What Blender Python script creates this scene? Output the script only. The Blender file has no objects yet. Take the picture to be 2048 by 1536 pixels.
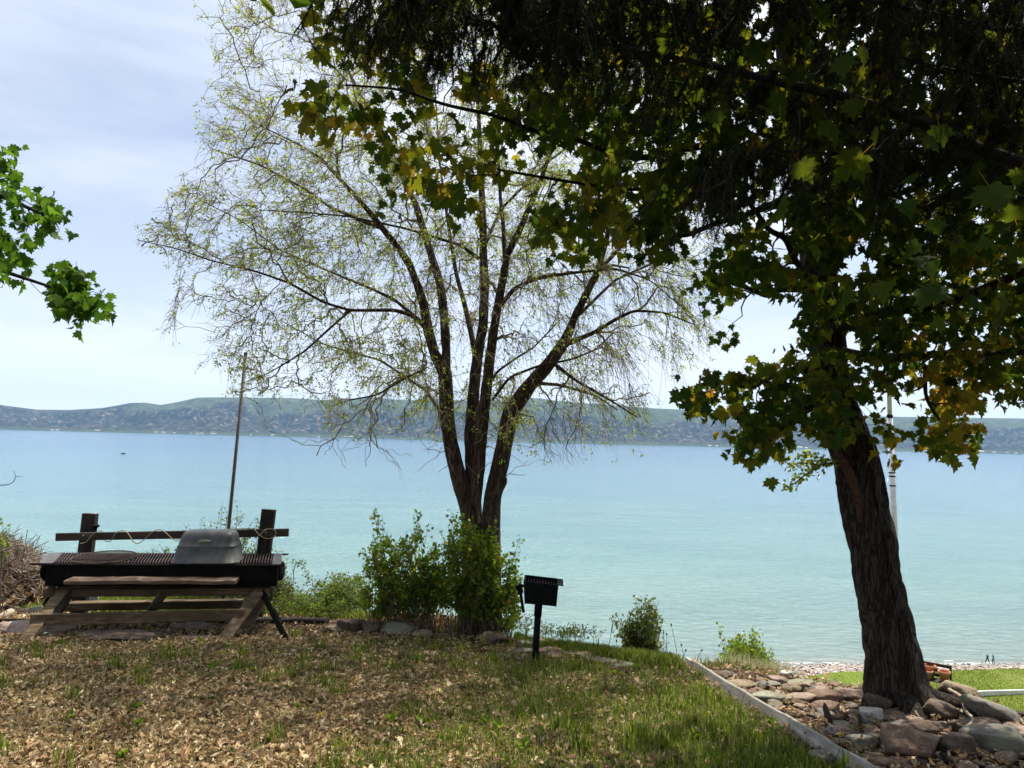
import bpy, math
import numpy as np
from mathutils import Vector, Matrix

# ------------------------------------------------------------------ camera, world, sun, exposure
scn = bpy.context.scene
COL = scn.collection
FOC = 1420.0
TH = math.atan(110 / FOC); RO = math.radians(1.37)
Fv = np.array([0, math.cos(TH), math.sin(TH)])
U0 = np.array([0, -math.sin(TH), math.cos(TH)])
XW = np.array([1.0, 0, 0])
Rv = math.cos(RO) * XW + math.sin(RO) * U0
Uv = math.cos(RO) * U0 - math.sin(RO) * XW
CAM = np.array([0, 0, 1.6])
cd = bpy.data.cameras.new("camera")
cam = bpy.data.objects.new("camera", cd); COL.objects.link(cam)
cd.sensor_width = 36; cd.lens = FOC / 2048 * 36
cd.clip_start = 0.05; cd.clip_end = 60000
m = Matrix.Identity(4)
for i in range(3):
    m[i][0] = Rv[i]; m[i][1] = Uv[i]; m[i][2] = -Fv[i]; m[i][3] = CAM[i]
cam.matrix_world = m
scn.camera = cam

SUN_EL, SUN_AZ = math.radians(67), math.radians(30)     # azimuth clockwise from +Y (straight ahead)
SD = np.array([math.sin(SUN_AZ) * math.cos(SUN_EL), math.cos(SUN_AZ) * math.cos(SUN_EL), math.sin(SUN_EL)])
world = bpy.data.worlds.new("World"); scn.world = world; world.use_nodes = True
wt = world.node_tree; wt.nodes.clear()
def wn(t): return wt.nodes.new(t)
wo = wn("ShaderNodeOutputWorld"); bg = wn("ShaderNodeBackground"); bg.inputs["Strength"].default_value = 0.096
sky = wn("ShaderNodeTexSky"); sky.sky_type = 'NISHITA'; sky.sun_disc = False
sky.sun_elevation = SUN_EL; sky.sun_rotation = SUN_AZ; sky.altitude = 1800; sky.dust_density = 1.5
tc = wn("ShaderNodeTexCoord"); mp = wn("ShaderNodeMapping"); mp.inputs["Scale"].default_value = (1.2, 1.2, 6.0)
mp.inputs["Rotation"].default_value = (0.10, 0.05, 0.5)
nz = wn("ShaderNodeTexNoise"); nz.inputs["Scale"].default_value = 1.6; nz.inputs["Detail"].default_value = 9; nz.inputs["Roughness"].default_value = 0.55
nz.inputs["Distortion"].default_value = 0.4
rmp = wn("ShaderNodeMapRange"); rmp.inputs["From Min"].default_value = 0.40; rmp.inputs["From Max"].default_value = 0.60
rmp.inputs["To Min"].default_value = 0.62; rmp.inputs["To Max"].default_value = 0.98
dot = wn("ShaderNodeVectorMath"); dot.operation = 'DOT_PRODUCT'; dot.inputs[1].default_value = tuple(SD)
glow = wn("ShaderNodeMapRange"); glow.inputs["From Min"].default_value = 0.56; glow.inputs["From Max"].default_value = 0.86
veil = wn("ShaderNodeMix"); veil.data_type = 'RGBA'
veil.inputs[6].default_value = (4.9, 5.5, 6.8, 1); veil.inputs[7].default_value = (12.0, 12.3, 12.9, 1)
mx = wn("ShaderNodeMix"); mx.data_type = 'RGBA'
L = wt.links.new
L(tc.outputs["Generated"], mp.inputs["Vector"]); L(mp.outputs["Vector"], nz.inputs["Vector"]); L(nz.outputs["Fac"], rmp.inputs["Value"])
L(tc.outputs["Generated"], dot.inputs[0]); L(dot.outputs["Value"], glow.inputs["Value"]); L(glow.outputs["Result"], veil.inputs[0])
L(rmp.outputs["Result"], mx.inputs[0]); L(sky.outputs["Color"], mx.inputs[6]); 
sz_ = wn("ShaderNodeSeparateXYZ"); L(tc.outputs["Generated"], sz_.inputs[0])
hz_ = wn("ShaderNodeMapRange"); hz_.inputs["From Min"].default_value = 0.36; hz_.inputs["From Max"].default_value = 0.02; hz_.inputs["To Max"].default_value = 0.8
L(sz_.outputs["Z"], hz_.inputs["Value"]); hmx = wn("ShaderNodeMix"); hmx.data_type = 'RGBA'; hmx.inputs[7].default_value = (7.8, 8.2, 8.9, 1)
L(hz_.outputs["Result"], hmx.inputs[0]); L(veil.outputs[2], hmx.inputs[6]); L(hmx.outputs[2], mx.inputs[7])
L(mx.outputs[2], bg.inputs["Color"]); L(bg.outputs["Background"], wo.inputs["Surface"])
sl = bpy.data.lights.new("sun", 'SUN'); sl.energy = 4.8; sl.angle = math.radians(0.6); sl.color = (1.0, 0.93, 0.82)
so = bpy.data.objects.new("sun", sl); COL.objects.link(so)
so.rotation_mode = 'QUATERNION'; so.rotation_quaternion = Vector(SD).to_track_quat('Z', 'Y'); so.location = (3, 6, 30)
scn.view_settings.view_transform = 'Standard'; scn.view_settings.look = 'None'
scn.view_settings.exposure = 0.66; scn.view_settings.gamma = 1.0
scn.cycles.max_bounces = 6; scn.cycles.diffuse_bounces = 3; scn.cycles.glossy_bounces = 3
scn.cycles.transmission_bounces = 3; scn.cycles.volume_bounces = 0; scn.cycles.caustics_reflective = False

# ------------------------------------------------------------------ pixel (2048 x 1536) to place
def ray(px, py): return Fv + Rv * (px - 1024) / FOC + Uv * (768 - py) / FOC
def P(px, py, Y):
    d = ray(px, py); return CAM + d * Y / d[1]
def G(px, py, z0=0.0, s=-0.085):
    d = ray(px, py); return CAM + d * ((1.6 - z0) / (s * d[1] - d[2]))
def proj(p):
    q = np.asarray(p, float) - CAM
    d = q @ Fv
    return np.stack([1024 + FOC * (q @ Rv) / d, 768 - FOC * (q @ Uv) / d], -1), d
rs = np.random.RandomState
rng = rs(7)

def fbm(x, y, oct=4, seed=0, gain=0.5):
    """smooth value noise in [-1, 1], vectorised"""
    x = np.asarray(x, float); y = np.asarray(y, float); out = 0; a = 1; tot = 0
    def h(i, j):
        v = np.sin(i * 127.1 + j * 311.7 + seed * 74.7) * 43758.5453
        return (v - np.floor(v)) * 2 - 1
    for o in range(oct):
        xi = np.floor(x); yi = np.floor(y); xf = x - xi; yf = y - yi
        u = xf * xf * (3 - 2 * xf); v = yf * yf * (3 - 2 * yf)
        n = (h(xi, yi) * (1 - u) + h(xi + 1, yi) * u) * (1 - v) + (h(xi, yi + 1) * (1 - u) + h(xi + 1, yi + 1) * u) * v
        out = out + a * n; tot += a; a *= gain; x = x * 2.03 + 17.3; y = y * 2.03 - 9.1
    return out / tot

def sstep(a, b, x):
    t = np.clip((np.asarray(x, float) - a) / (b - a), 0, 1); return t * t * (3 - 2 * t)

# ------------------------------------------------------------------ object helpers
def tag(o, label=None, cat=None, group=None, kind=None):
    if label: o["label"] = label
    if cat: o["category"] = cat
    if group: o["group"] = group
    if kind: o["kind"] = kind
    return o
def empty(name, loc, label, cat, group=None):
    o = bpy.data.objects.new(name, None); COL.objects.link(o); o.location = tuple(loc)
    return tag(o, label, cat, group)
def mesh_obj(name, V, faces, mats, parent=None, smooth=True, midx=None, tint=None):
    """faces: list of lists, or an int array (n, k). One linked mesh object; V in world space."""
    me = bpy.data.meshes.new(name)
    V = np.asarray(V, dtype=np.float32)
    if parent is not None: V = V - np.array(parent_loc(parent), dtype=np.float32)
    if isinstance(faces, np.ndarray):
        n, k = faces.shape
        me.vertices.add(len(V)); me.vertices.foreach_set("co", V.ravel())
        me.loops.add(n * k); me.loops.foreach_set("vertex_index", faces.astype(np.int32).ravel())
        me.polygons.add(n); me.polygons.foreach_set("loop_start", np.arange(0, n * k, k, dtype=np.int32))
        me.polygons.foreach_set("loop_total", np.full(n, k, dtype=np.int32))
    else:
        me.from_pydata([tuple(map(float, v)) for v in V], [], faces)
    if not isinstance(mats, (list, tuple)): mats = [mats]
    for mt in mats: me.materials.append(mt)
    if midx is not None: me.polygons.foreach_set("material_index", np.asarray(midx, dtype=np.int32))
    me.polygons.foreach_set("use_smooth", np.full(len(me.polygons), bool(smooth)))
    if tint is not None:
        a = me.attributes.new("tint", 'FLOAT', 'POINT'); a.data.foreach_set("value", np.asarray(tint, dtype=np.float32))
    me.update(calc_edges=True); me.validate()
    o = bpy.data.objects.new(name, me); COL.objects.link(o)
    if parent is not None: o.parent = parent
    return o
def parent_loc(p):
    l = np.array(p.location, float)
    while p.parent is not None: p = p.parent; l = l + np.array(p.location, float)
    return l

class MB:
    """collects shapes (quads / tris kept as lists) for one mesh"""
    def __init__(s): s.V = []; s.F = []; s.n = 0; s.T = []
    def add(s, V, F, t=0.0):
        V = np.asarray(V, float); s.V.append(V); s.F += [[i + s.n for i in f] for f in F]; s.n += len(V)
        s.T.append(np.full(len(V), t) if np.isscalar(t) else t)
        return s
    def hexa(s, c, t=0.0):
        """8 corners: bottom loop 0-3, top loop 4-7"""
        return s.add(c, [[3, 2, 1, 0], [4, 5, 6, 7], [0, 1, 5, 4], [1, 2, 6, 5], [2, 3, 7, 6], [3, 0, 4, 7]], t)
    def box(s, o, ex, ey, ez, t=0.0):
        o = np.asarray(o, float); ex, ey, ez = [np.asarray(v, float) for v in (ex, ey, ez)]
        return s.hexa([o, o + ex, o + ex + ey, o + ey, o + ez, o + ex + ez, o + ex + ey + ez, o + ey + ez], t)
    def bar(s, a, b, w, h, up=(0, 0, 1), t=0.0, nseg=1, wob=0.0):
        """square timber from a to b, w across, h along 'up'"""
        a = np.asarray(a, float); b = np.asarray(b, float); d = b - a; d /= np.linalg.norm(d)
        sd = np.cross(d, up); sd /= np.linalg.norm(sd); u2 = np.cross(sd, d)
        c = []
        e = min(w, h) * 0.12                                       # chamfered long edges
        prof = [(-w/2+e, -h/2), (w/2-e, -h/2), (w/2, -h/2+e), (w/2, h/2-e), (w/2-e, h/2), (-w/2+e, h/2), (-w/2, h/2-e), (-w/2, -h/2+e)]
        V = []; F = []
        for k in range(nseg + 1):
            p = a + (b - a) * k / nseg + (rng.randn(3) * wob if 0 < k < nseg else 0)
            V += [p + sd * x + u2 * y for x, y in prof]
        for k in range(nseg):
            for i in range(8):
                j = (i + 1) % 8; F.append([k*8+i, k*8+j, k*8+8+j, k*8+8+i])
        F.append(list(range(7, -1, -1))); F.append([nseg*8+i for i in range(8)])
        return s.add(V, F, t)
    def tube(s, pts, rad, n=8, t=0.0, cap=True):
        pts = np.asarray(pts, float); m_ = len(pts)
        rad = np.broadcast_to(np.asarray(rad, float), (m_,))
        d = np.gradient(pts, axis=0); d /= np.linalg.norm(d, axis=1)[:, None] + 1e-12
        ref = np.array([0, 0, 1.0]) if abs(d[0][2]) < 0.9 else np.array([1.0, 0, 0])
        V = []; u = np.cross(d[0], ref)
        for k in range(m_):
            u = u - d[k] * (u @ d[k]); u /= np.linalg.norm(u); v = np.cross(d[k], u)
            a = np.arange(n) * 2 * math.pi / n
            V.append(pts[k] + rad[k] * (np.cos(a)[:, None] * u + np.sin(a)[:, None] * v))
        V = np.concatenate(V); F = []
        for k in range(m_ - 1):
            for i in range(n):
                j = (i + 1) % n; F.append([k*n+i, k*n+j, k*n+n+j, k*n+n+i])
        if cap: F.append(list(range(n - 1, -1, -1))); F.append([(m_-1)*n+i for i in range(n)])
        return s.add(V, F, t)
    def lathe(s, c, prof, n=24, axis=(0, 0, 1), t=0.0):
        ax = np.asarray(axis, float); ax /= np.linalg.norm(ax)
        r_ = np.array([1.0, 0, 0]) if abs(ax[0]) < 0.9 else np.array([0, 1.0, 0])
        u = np.cross(ax, r_); u /= np.linalg.norm(u); v = np.cross(ax, u); c = np.asarray(c, float)
        a = np.arange(n) * 2 * math.pi / n; V = []; F = []
        for (r, h) in prof: V.append(c + ax * h + r * (np.cos(a)[:, None] * u + np.sin(a)[:, None] * v))
        for k in range(len(prof) - 1):
            for i in range(n):
                j = (i + 1) % n; F.append([k*n+i, k*n+j, k*n+n+j, k*n+n+i])
        return s.add(np.concatenate(V), F, t)
    def build(s, name, mat, parent=None, smooth=False, midx=None):
        o = mesh_obj(name, np.concatenate(s.V), s.F, mat, parent, smooth, midx, np.concatenate(s.T))
        bm_fix(o)
        return o
import bmesh
def bm_fix(o):
    bm = bmesh.new(); bm.from_mesh(o.data); bmesh.ops.recalc_face_normals(bm, faces=bm.faces); bm.to_mesh(o.data); bm.free()

def tubes_np(paths, rads, n=3):
    """many equal-length polylines at once: paths (N, K, 3), rads (N, K) -> V, F"""
    paths = np.asarray(paths, float); N, K, _ = paths.shape
    d = np.gradient(paths, axis=1); d /= np.linalg.norm(d, axis=2, keepdims=True) + 1e-12
    ref = np.tile(np.array([0.31, 0.22, 0.92]), (N, K, 1))
    u = np.cross(d, ref); u /= np.linalg.norm(u, axis=2, keepdims=True) + 1e-9; v = np.cross(d, u)
    a = np.arange(n) * 2 * math.pi / n
    V = paths[:, :, None, :] + rads[:, :, None, None] * (np.cos(a)[None, None, :, None] * u[:, :, None, :] + np.sin(a)[None, None, :, None] * v[:, :, None, :])
    base = (np.arange(N) * K * n)[:, None, None] + (np.arange(K - 1) * n)[None, :, None]
    i = np.arange(n)[None, None, :]; j = (np.arange(n) + 1)[None, None, :] % n
    F = np.stack([base + i, base + j, base + n + j, base + n + i], -1).reshape(-1, 4)
    return V.reshape(-1, 3), F

def stamp(tv, tf, pos, ax, nrm, size, tint=None, tv_tint=None):
    """instances of a flat template: local x across, y along ax, z along nrm"""
    N = len(pos); ax = ax / (np.linalg.norm(ax, axis=1, keepdims=True) + 1e-9)
    nrm = nrm - ax * np.sum(ax * nrm, 1, keepdims=True); nrm /= np.linalg.norm(nrm, axis=1, keepdims=True) + 1e-9
    x = np.cross(ax, nrm)
    size = np.broadcast_to(np.asarray(size, float), (N,))
    V = pos[:, None, :] + size[:, None, None] * (tv[None, :, 0:1] * x[:, None, :] + tv[None, :, 1:2] * ax[:, None, :] + tv[None, :, 2:3] * nrm[:, None, :])
    F = (np.arange(N) * len(tv))[:, None, None] + tf[None]
    t = None if tint is None else np.repeat(tint, len(tv))
    if tv_tint is not None: t = np.clip(t + np.tile(tv_tint, N), 0, 1)
    return V.reshape(-1, 3), F.reshape(-1, tf.shape[1]), t

def crown_obj(name, woody, leafy, wmat, lmat, parent):
    """twigs (quads) and leaves (quads or tris) as one crown mesh"""
    V = []; quads = []; n = 0
    for v, f_ in woody: V.append(v); quads.append(f_ + n); n += len(v)
    nw = sum(len(q) for q in quads); lv, lf, lt = leafy; lf = lf + n; V.append(lv); V = np.concatenate(V)
    if parent is not None: V = V - parent_loc(parent)
    me = bpy.data.meshes.new(name); me.vertices.add(len(V)); me.vertices.foreach_set("co", V.astype(np.float32).ravel())
    q = np.concatenate(quads); idx = np.concatenate([q.ravel(), lf.ravel()]); tot = np.concatenate([np.full(len(q), 4), np.full(len(lf), lf.shape[1])])
    me.loops.add(len(idx)); me.loops.foreach_set("vertex_index", idx.astype(np.int32)); me.polygons.add(len(tot))
    me.polygons.foreach_set("loop_start", np.r_[0, np.cumsum(tot)[:-1]].astype(np.int32)); me.polygons.foreach_set("loop_total", tot.astype(np.int32))
    me.materials.append(wmat); me.materials.append(lmat); me.polygons.foreach_set("material_index", np.r_[np.zeros(nw), np.ones(len(lf))].astype(np.int32))
    a = me.attributes.new("tint", 'FLOAT', 'POINT'); a.data.foreach_set("value", np.r_[np.zeros(n), lt].astype(np.float32))
    me.update(calc_edges=True); me.validate(); o = bpy.data.objects.new(name, me); COL.objects.link(o); o.parent = parent; return o

def unit(n, r=rng):
    v = r.randn(n, 3); return v / np.linalg.norm(v, axis=1, keepdims=True)

# ------------------------------------------------------------------ materials
def new_mat(name):
    mt = bpy.data.materials.new(name); mt.use_nodes = True; nt = mt.node_tree
    b = nt.nodes["Principled BSDF"]; return mt, nt, b
def ramp(nt, fac, stops, interp='LINEAR'):
    r = nt.nodes.new("ShaderNodeValToRGB"); e = r.color_ramp.elements; r.color_ramp.interpolation = interp
    e[0].position, e[0].color = stops[0][0], (*stops[0][1], 1)
    e[1].position, e[1].color = stops[-1][0], (*stops[-1][1], 1)
    for p, c in stops[1:-1]:
        q = e.new(p); q.color = (*c, 1)
    nt.links.new(fac, r.inputs["Fac"]); return r.outputs["Color"]
def noise(nt, scale, detail=6, rough=0.6, vec=None, stretch=None, dist=0.0, coord="Object"):
    n = nt.nodes.new("ShaderNodeTexNoise"); n.inputs["Scale"].default_value = scale; n.inputs["Detail"].default_value = detail
    n.inputs["Roughness"].default_value = rough; n.inputs["Distortion"].default_value = dist
    if vec is None:
        t = nt.nodes.new("ShaderNodeTexCoord"); vec = t.outputs[coord]
    if stretch:
        mpn = nt.nodes.new("ShaderNodeMapping"); mpn.inputs["Scale"].default_value = stretch; nt.links.new(vec, mpn.inputs["Vector"]); vec = mpn.outputs["Vector"]
    nt.links.new(vec, n.inputs["Vector"]); return n.outputs["Fac"]
def bump(nt, b, h, strength=0.5, dist=0.02, prev=None):
    n = nt.nodes.new("ShaderNodeBump"); n.inputs["Strength"].default_value = strength; n.inputs["Distance"].default_value = dist
    nt.links.new(h, n.inputs["Height"])
    if prev is not None: nt.links.new(prev, n.inputs["Normal"])
    nt.links.new(n.outputs["Normal"], b.inputs["Normal"]); return n.outputs["Normal"]
def mixc(nt, fac, a, b_, mode='MIX'):
    n = nt.nodes.new("ShaderNodeMix"); n.data_type = 'RGBA'; n.blend_type = mode
    for sock, v in ((n.inputs[0], fac), (n.inputs[6], a), (n.inputs[7], b_)):
        if hasattr(v, "links"): nt.links.new(v, sock)
        elif isinstance(v, (int, float)): sock.default_value = v
        else: sock.default_value = (*v, 1)
    return n.outputs[2]
def math_(nt, op, a, b_=0.0, clamp=False):
    n = nt.nodes.new("ShaderNodeMath"); n.operation = op; n.use_clamp = clamp
    for k, v in ((0, a), (1, b_)):
        if hasattr(v, "links"): nt.links.new(v, n.inputs[k])
        else: n.inputs[k].default_value = v
    return n.outputs[0]
def attr(nt, name="tint"):
    a = nt.nodes.new("ShaderNodeAttribute"); a.attribute_name = name; return a.outputs["Fac"]
def objxyz(nt):
    t = nt.nodes.new("ShaderNodeTexCoord"); s = nt.nodes.new("ShaderNodeSeparateXYZ"); nt.links.new(t.outputs["Object"], s.inputs[0]); return s

def leaf_mat(name, stops, trans=0.45, tstops=None, rough=0.5):
    mt, nt, b = new_mat(name); nt.nodes.remove(b)
    out = nt.nodes["Material Output"]
    a = attr(nt); c1 = ramp(nt, a, stops); c2 = ramp(nt, a, tstops or stops)
    d = nt.nodes.new("ShaderNodeBsdfDiffuse"); tr = nt.nodes.new("ShaderNodeBsdfTranslucent"); g = nt.nodes.new("ShaderNodeBsdfGlossy")
    g.inputs["Roughness"].default_value = rough; g.inputs["Color"].default_value = (0.5, 0.5, 0.5, 1)
    nt.links.new(c1, d.inputs[0]); nt.links.new(c2, tr.inputs[0])
    m1 = nt.nodes.new("ShaderNodeMixShader"); m1.inputs[0].default_value = trans
    m2 = nt.nodes.new("ShaderNodeMixShader"); m2.inputs[0].default_value = 0.015
    nt.links.new(d.outputs[0], m1.inputs[1]); nt.links.new(tr.outputs[0], m1.inputs[2])
    nt.links.new(m1.outputs[0], m2.inputs[1]); nt.links.new(g.outputs[0], m2.inputs[2]); nt.links.new(m2.outputs[0], out.inputs[0])
    return mt
def bark_mat(name, dark, light, sc=9.0, bmp=0.03, zst=0.22):
    mt, nt, b = new_mat(name)
    t = nt.nodes.new("ShaderNodeTexCoord"); mpn = nt.nodes.new("ShaderNodeMapping"); mpn.inputs["Scale"].default_value = (1, 1, zst)
    nt.links.new(t.outputs["Object"], mpn.inputs["Vector"])
    nn = nt.nodes.new("ShaderNodeTexNoise"); nn.inputs["Scale"].default_value = sc * 0.7; nn.inputs["Detail"].default_value = 3
    nt.links.new(mpn.outputs[0], nn.inputs["Vector"])
    add = nt.nodes.new("ShaderNodeVectorMath"); add.operation = 'MULTIPLY_ADD'; add.inputs[1].default_value = (0.14, 0.14, 0.14)
    nt.links.new(nn.outputs["Color"], add.inputs[0]); nt.links.new(mpn.outputs[0], add.inputs[2])
    v = nt.nodes.new("ShaderNodeTexVoronoi"); v.feature = 'DISTANCE_TO_EDGE'; v.inputs["Scale"].default_value = sc
    nt.links.new(add.outputs[0], v.inputs["Vector"])
    fine = noise(nt, sc * 3, 8, 0.7, mpn.outputs[0])
    h = math_(nt, 'ADD', math_(nt, 'MULTIPLY', math_(nt, 'MINIMUM', v.outputs["Distance"], 0.22), 3.5), math_(nt, 'MULTIPLY', fine, 0.6))
    c = ramp(nt, h, [(0.25, tuple(x * 0.45 for x in dark)), (0.55, dark), (1.0, light)])
    nt.links.new(c, b.inputs["Base Color"]); b.inputs["Roughness"].default_value = 0.9; b.inputs["Specular IOR Level"].default_value = 0.2
    bump(nt, b, h, 0.9, bmp); return mt
def wood_mat(name, dark, mid, light, axis=0):
    mt, nt, b = new_mat(name); st = [14, 14, 14]; st[axis] = 0.8
    g = noise(nt, 3.0, 8, 0.65, stretch=tuple(st), dist=0.3); big = noise(nt, 2.2, 4, 0.6)
    c = ramp(nt, g, [(0.3, dark), (0.5, mid), (0.72, light)])
    c = mixc(nt, ramp(nt, big, [(0.42, (0, 0, 0)), (0.62, (1, 1, 1))]), c, tuple(x * 0.6 for x in mid), 'MIX')
    nt.links.new(c, b.inputs["Base Color"]); b.inputs["Roughness"].default_value = 0.85; b.inputs["Specular IOR Level"].default_value = 0.25
    bump(nt, b, g, 0.7, 0.006); return mt
def plain_mat(name, c1, c2, sc=12, rough=0.7, metal=0.0, bmp=0.2, bd=0.004, spec=0.5):
    mt, nt, b = new_mat(name); n = noise(nt, sc, 7, 0.65)
    nt.links.new(ramp(nt, n, [(0.35, c1), (0.68, c2)]), b.inputs["Base Color"])
    b.inputs["Roughness"].default_value = rough; b.inputs["Metallic"].default_value = metal; b.inputs["Specular IOR Level"].default_value = spec
    bump(nt, b, n, bmp, bd); return mt
def stone_mat(name, c1, c2, c3=None, sc=5, lichen=None):
    mt, nt, b = new_mat(name)
    n = noise(nt, sc, 9, 0.62, stretch=(1, 1, 2.6)); n2 = noise(nt, sc * 9, 6, 0.75); n3 = noise(nt, sc * 0.6, 3, 0.5)
    c = ramp(nt, n, [(0.3, c1), (0.55, c2), (0.75, c3 or c2)])
    c = mixc(nt, ramp(nt, n2, [(0.42, (0, 0, 0)), (0.7, (1, 1, 1))]), c, tuple(x * 0.55 for x in c1), 'MIX')
    if lichen: c = mixc(nt, ramp(nt, n3, [(0.5, (0, 0, 0)), (0.6, (1, 1, 1))]), c, lichen)
    nt.links.new(c, b.inputs["Base Color"]); b.inputs["Roughness"].default_value = 0.88; b.inputs["Specular IOR Level"].default_value = 0.3
    p = bump(nt, b, n, 0.9, 0.035); bump(nt, b, n2, 0.8, 0.008, p); return mt

M = {}
M['bark_elm'] = bark_mat("elm_bark", (0.048, 0.031, 0.021), (0.105, 0.072, 0.049), 26, 0.014, 0.12)
M['bark_maple'] = bark_mat("maple_bark", (0.028, 0.021, 0.016), (0.064, 0.050, 0.039), 26, 0.022, 0.13)
M['twig_pale'] = plain_mat("pale_twig", (0.16, 0.13, 0.07), (0.34, 0.29, 0.17), 8, 0.9)
M['twig_dark'] = plain_mat("dark_twig", (0.03, 0.022, 0.015), (0.07, 0.05, 0.035), 8, 0.9)
M['wood_old'] = wood_mat("weathered_wood", (0.045, 0.028, 0.015), (0.15, 0.105, 0.06), (0.31, 0.24, 0.155))
M['wood_red'] = wood_mat("reddish_plank", (0.06, 0.035, 0.022), (0.17, 0.11, 0.075), (0.33, 0.26, 0.2))
M['wood_dark'] = wood_mat("dark_post_wood", (0.012, 0.009, 0.007), (0.035, 0.028, 0.022), (0.085, 0.07, 0.055), 2)
M['rail_wood'] = wood_mat("dark_rail_wood", (0.025, 0.018, 0.012), (0.07, 0.055, 0.04), (0.15, 0.125, 0.09), 0)
M['steel'] = plain_mat("sooty_steel", (0.003, 0.003, 0.003), (0.010, 0.008, 0.007), 10, 0.85, 0.0, 0.3, 0.003, 0.12)
M['rust'] = plain_mat("rusty_grate_steel", (0.02, 0.014, 0.013), (0.06, 0.03, 0.022), 25, 0.75, 0.3)
M['tray'] = plain_mat("grey_steel_plate", (0.06, 0.055, 0.05), (0.14, 0.13, 0.12), 9, 0.55, 0.5)
M['post_black'] = plain_mat("black_paint", (0.004, 0.005, 0.006), (0.012, 0.014, 0.015), 20, 0.8, 0.0, 0.15, 0.002, 0.1)
M['lid'] = plain_mat("grey_cast_lid", (0.035, 0.037, 0.036), (0.095, 0.097, 0.09), 4.2, 0.5, 0.1, 0.1, 0.004)
M['pole_brown'] = plain_mat("brown_pole", (0.05, 0.04, 0.03), (0.12, 0.095, 0.075), 14, 0.7)
M['pole_white'] = plain_mat("worn_white_paint", (0.50, 0.49, 0.46), (0.68, 0.67, 0.64), 5, 0.45, 0.2)
M['cord'] = plain_mat("tan_cord", (0.20, 0.15, 0.09), (0.33, 0.26, 0.17), 60, 0.9)
M['white_board'] = wood_mat("worn_white_board", (0.16, 0.14, 0.11), (0.42, 0.39, 0.34), (0.66, 0.63, 0.58), 1)
M['white_paint'] = plain_mat("white_edging_paint", (0.62, 0.60, 0.56), (0.78, 0.76, 0.72), 6, 0.7)
M['terracotta'] = plain_mat("terracotta", (0.33, 0.12, 0.055), (0.47, 0.20, 0.10), 7, 0.8)
M['pot_pink'] = plain_mat("pinkish_terracotta", (0.42, 0.17, 0.12), (0.55, 0.26, 0.19), 7, 0.8)
M['bench'] = plain_mat("dark_bench_wood", (0.008, 0.006, 0.006), (0.022, 0.015, 0.013), 12, 0.6)
M['concrete'] = stone_mat("pale_concrete", (0.27, 0.29, 0.25), (0.42, 0.44, 0.38), (0.5, 0.5, 0.45))
M['bleached'] = plain_mat("bleached_stick", (0.25, 0.2, 0.15), (0.45, 0.38, 0.3), 12, 0.85)

# ------------------------------------------------------------------ terrain
LIP_PX = [(-900, 1195), (-300, 1197), (0, 1200), (300, 1203), (600, 1213), (700, 1232), (880, 1248), (1000, 1272), (1060, 1290),
          (1150, 1303), (1290, 1322), (1375, 1333), (1500, 1343), (1640, 1366), (1740, 1384), (1890, 1386), (1960, 1405), (2048, 1440)]
LIP = np.array([G(*p)[:2] for p in LIP_PX]); LIP = LIP[np.argsort(LIP[:, 0])]
LIP = np.vstack([LIP, [[4.6, 5.0], [8, 5.0], [40, 4.0]]])
LAWN_Z, BEACH_Z = -6.4, -38.2
def ylip(x): return np.interp(x, LIP[:, 0], LIP[:, 1])
def zg(x, y):
    x = np.asarray(x, float); y = np.asarray(y, float)
    yl = ylip(x); t = np.maximum(y - yl, 0); zl = -0.085 * yl
    rough = 0.018 * fbm(x * 1.3, y * 1.3, 3, 3) + 0.012 * fbm(x * 5, y * 5, 2, 5)
    # bluff: falls to the lower lawn shelf, then to the beach
    a = np.clip(t / 8.0, 0, 1); a = a * a * (3 - 2 * a) * 0.6 + a * 0.4
    z1 = zl + (LAWN_Z - zl) * a
    lawn_end = 25.95 + 0.14 * np.clip(x - 12.3, -3, 9)
    b = np.clip((y - lawn_end) / (126.0 - lawn_end), 0, 1) ** 0.85
    z = np.where(y > lawn_end, np.minimum(z1, LAWN_Z + (BEACH_Z - LAWN_Z) * b), z1)
    sh = 130.6 + 0.066 * x + 1.2 * fbm(x * 0.06, x * 0, 3, 2)
    z = z - np.where(y > 124, 0.25 * np.clip((y - sh + 8) / 8, 0, 1), 0) - np.maximum(y - sh, 0) * 0.08
    return np.where(t > 0, z + rough * np.exp(-t), -0.085 * y + rough)
def zz(x, y): return float(zg(np.array([x]), np.array([y]))[0])
def on(x, y, dz=0.0): return np.array([x, y, zz(x, y) + dz])
def grid(xs, ys):
    Xg, Yg = np.meshgrid(xs, ys); n, m_ = Xg.shape
    i = np.arange(n - 1)[:, None] * m_ + np.arange(m_ - 1)[None]
    return Xg, Yg, np.stack([i, i + 1, i + m_ + 1, i + m_], -1).reshape(-1, 4)

mt, nt, b = new_mat("leaf_strewn_soil")
n1 = noise(nt, 1.1, 5, 0.6); n2 = noise(nt, 28, 7, 0.75); n3 = noise(nt, 7, 5, 0.7); o = objxyz(nt)
soil = ramp(nt, n2, [(0.3, (0.014, 0.009, 0.005)), (0.5, (0.045, 0.030, 0.018)), (0.72, (0.20, 0.145, 0.095))])
grn = ramp(nt, n2, [(0.3, (0.014, 0.022, 0.006)), (0.7, (0.06, 0.085, 0.02))])
gx = math_(nt, 'ADD', attr(nt), math_(nt, 'MULTIPLY', n3, 0.6))
fac = ramp(nt, gx, [(0.55, (0, 0, 0)), (1.0, (0.9, 0.9, 0.9))])
top_c = mixc(nt, fac, soil, grn)
slope_c = ramp(nt, noise(nt, 0.5, 9, 0.7), [(0.35, (0.03, 0.045, 0.012)), (0.55, (0.10, 0.115, 0.04)), (0.7, (0.16, 0.13, 0.08))])
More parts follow.
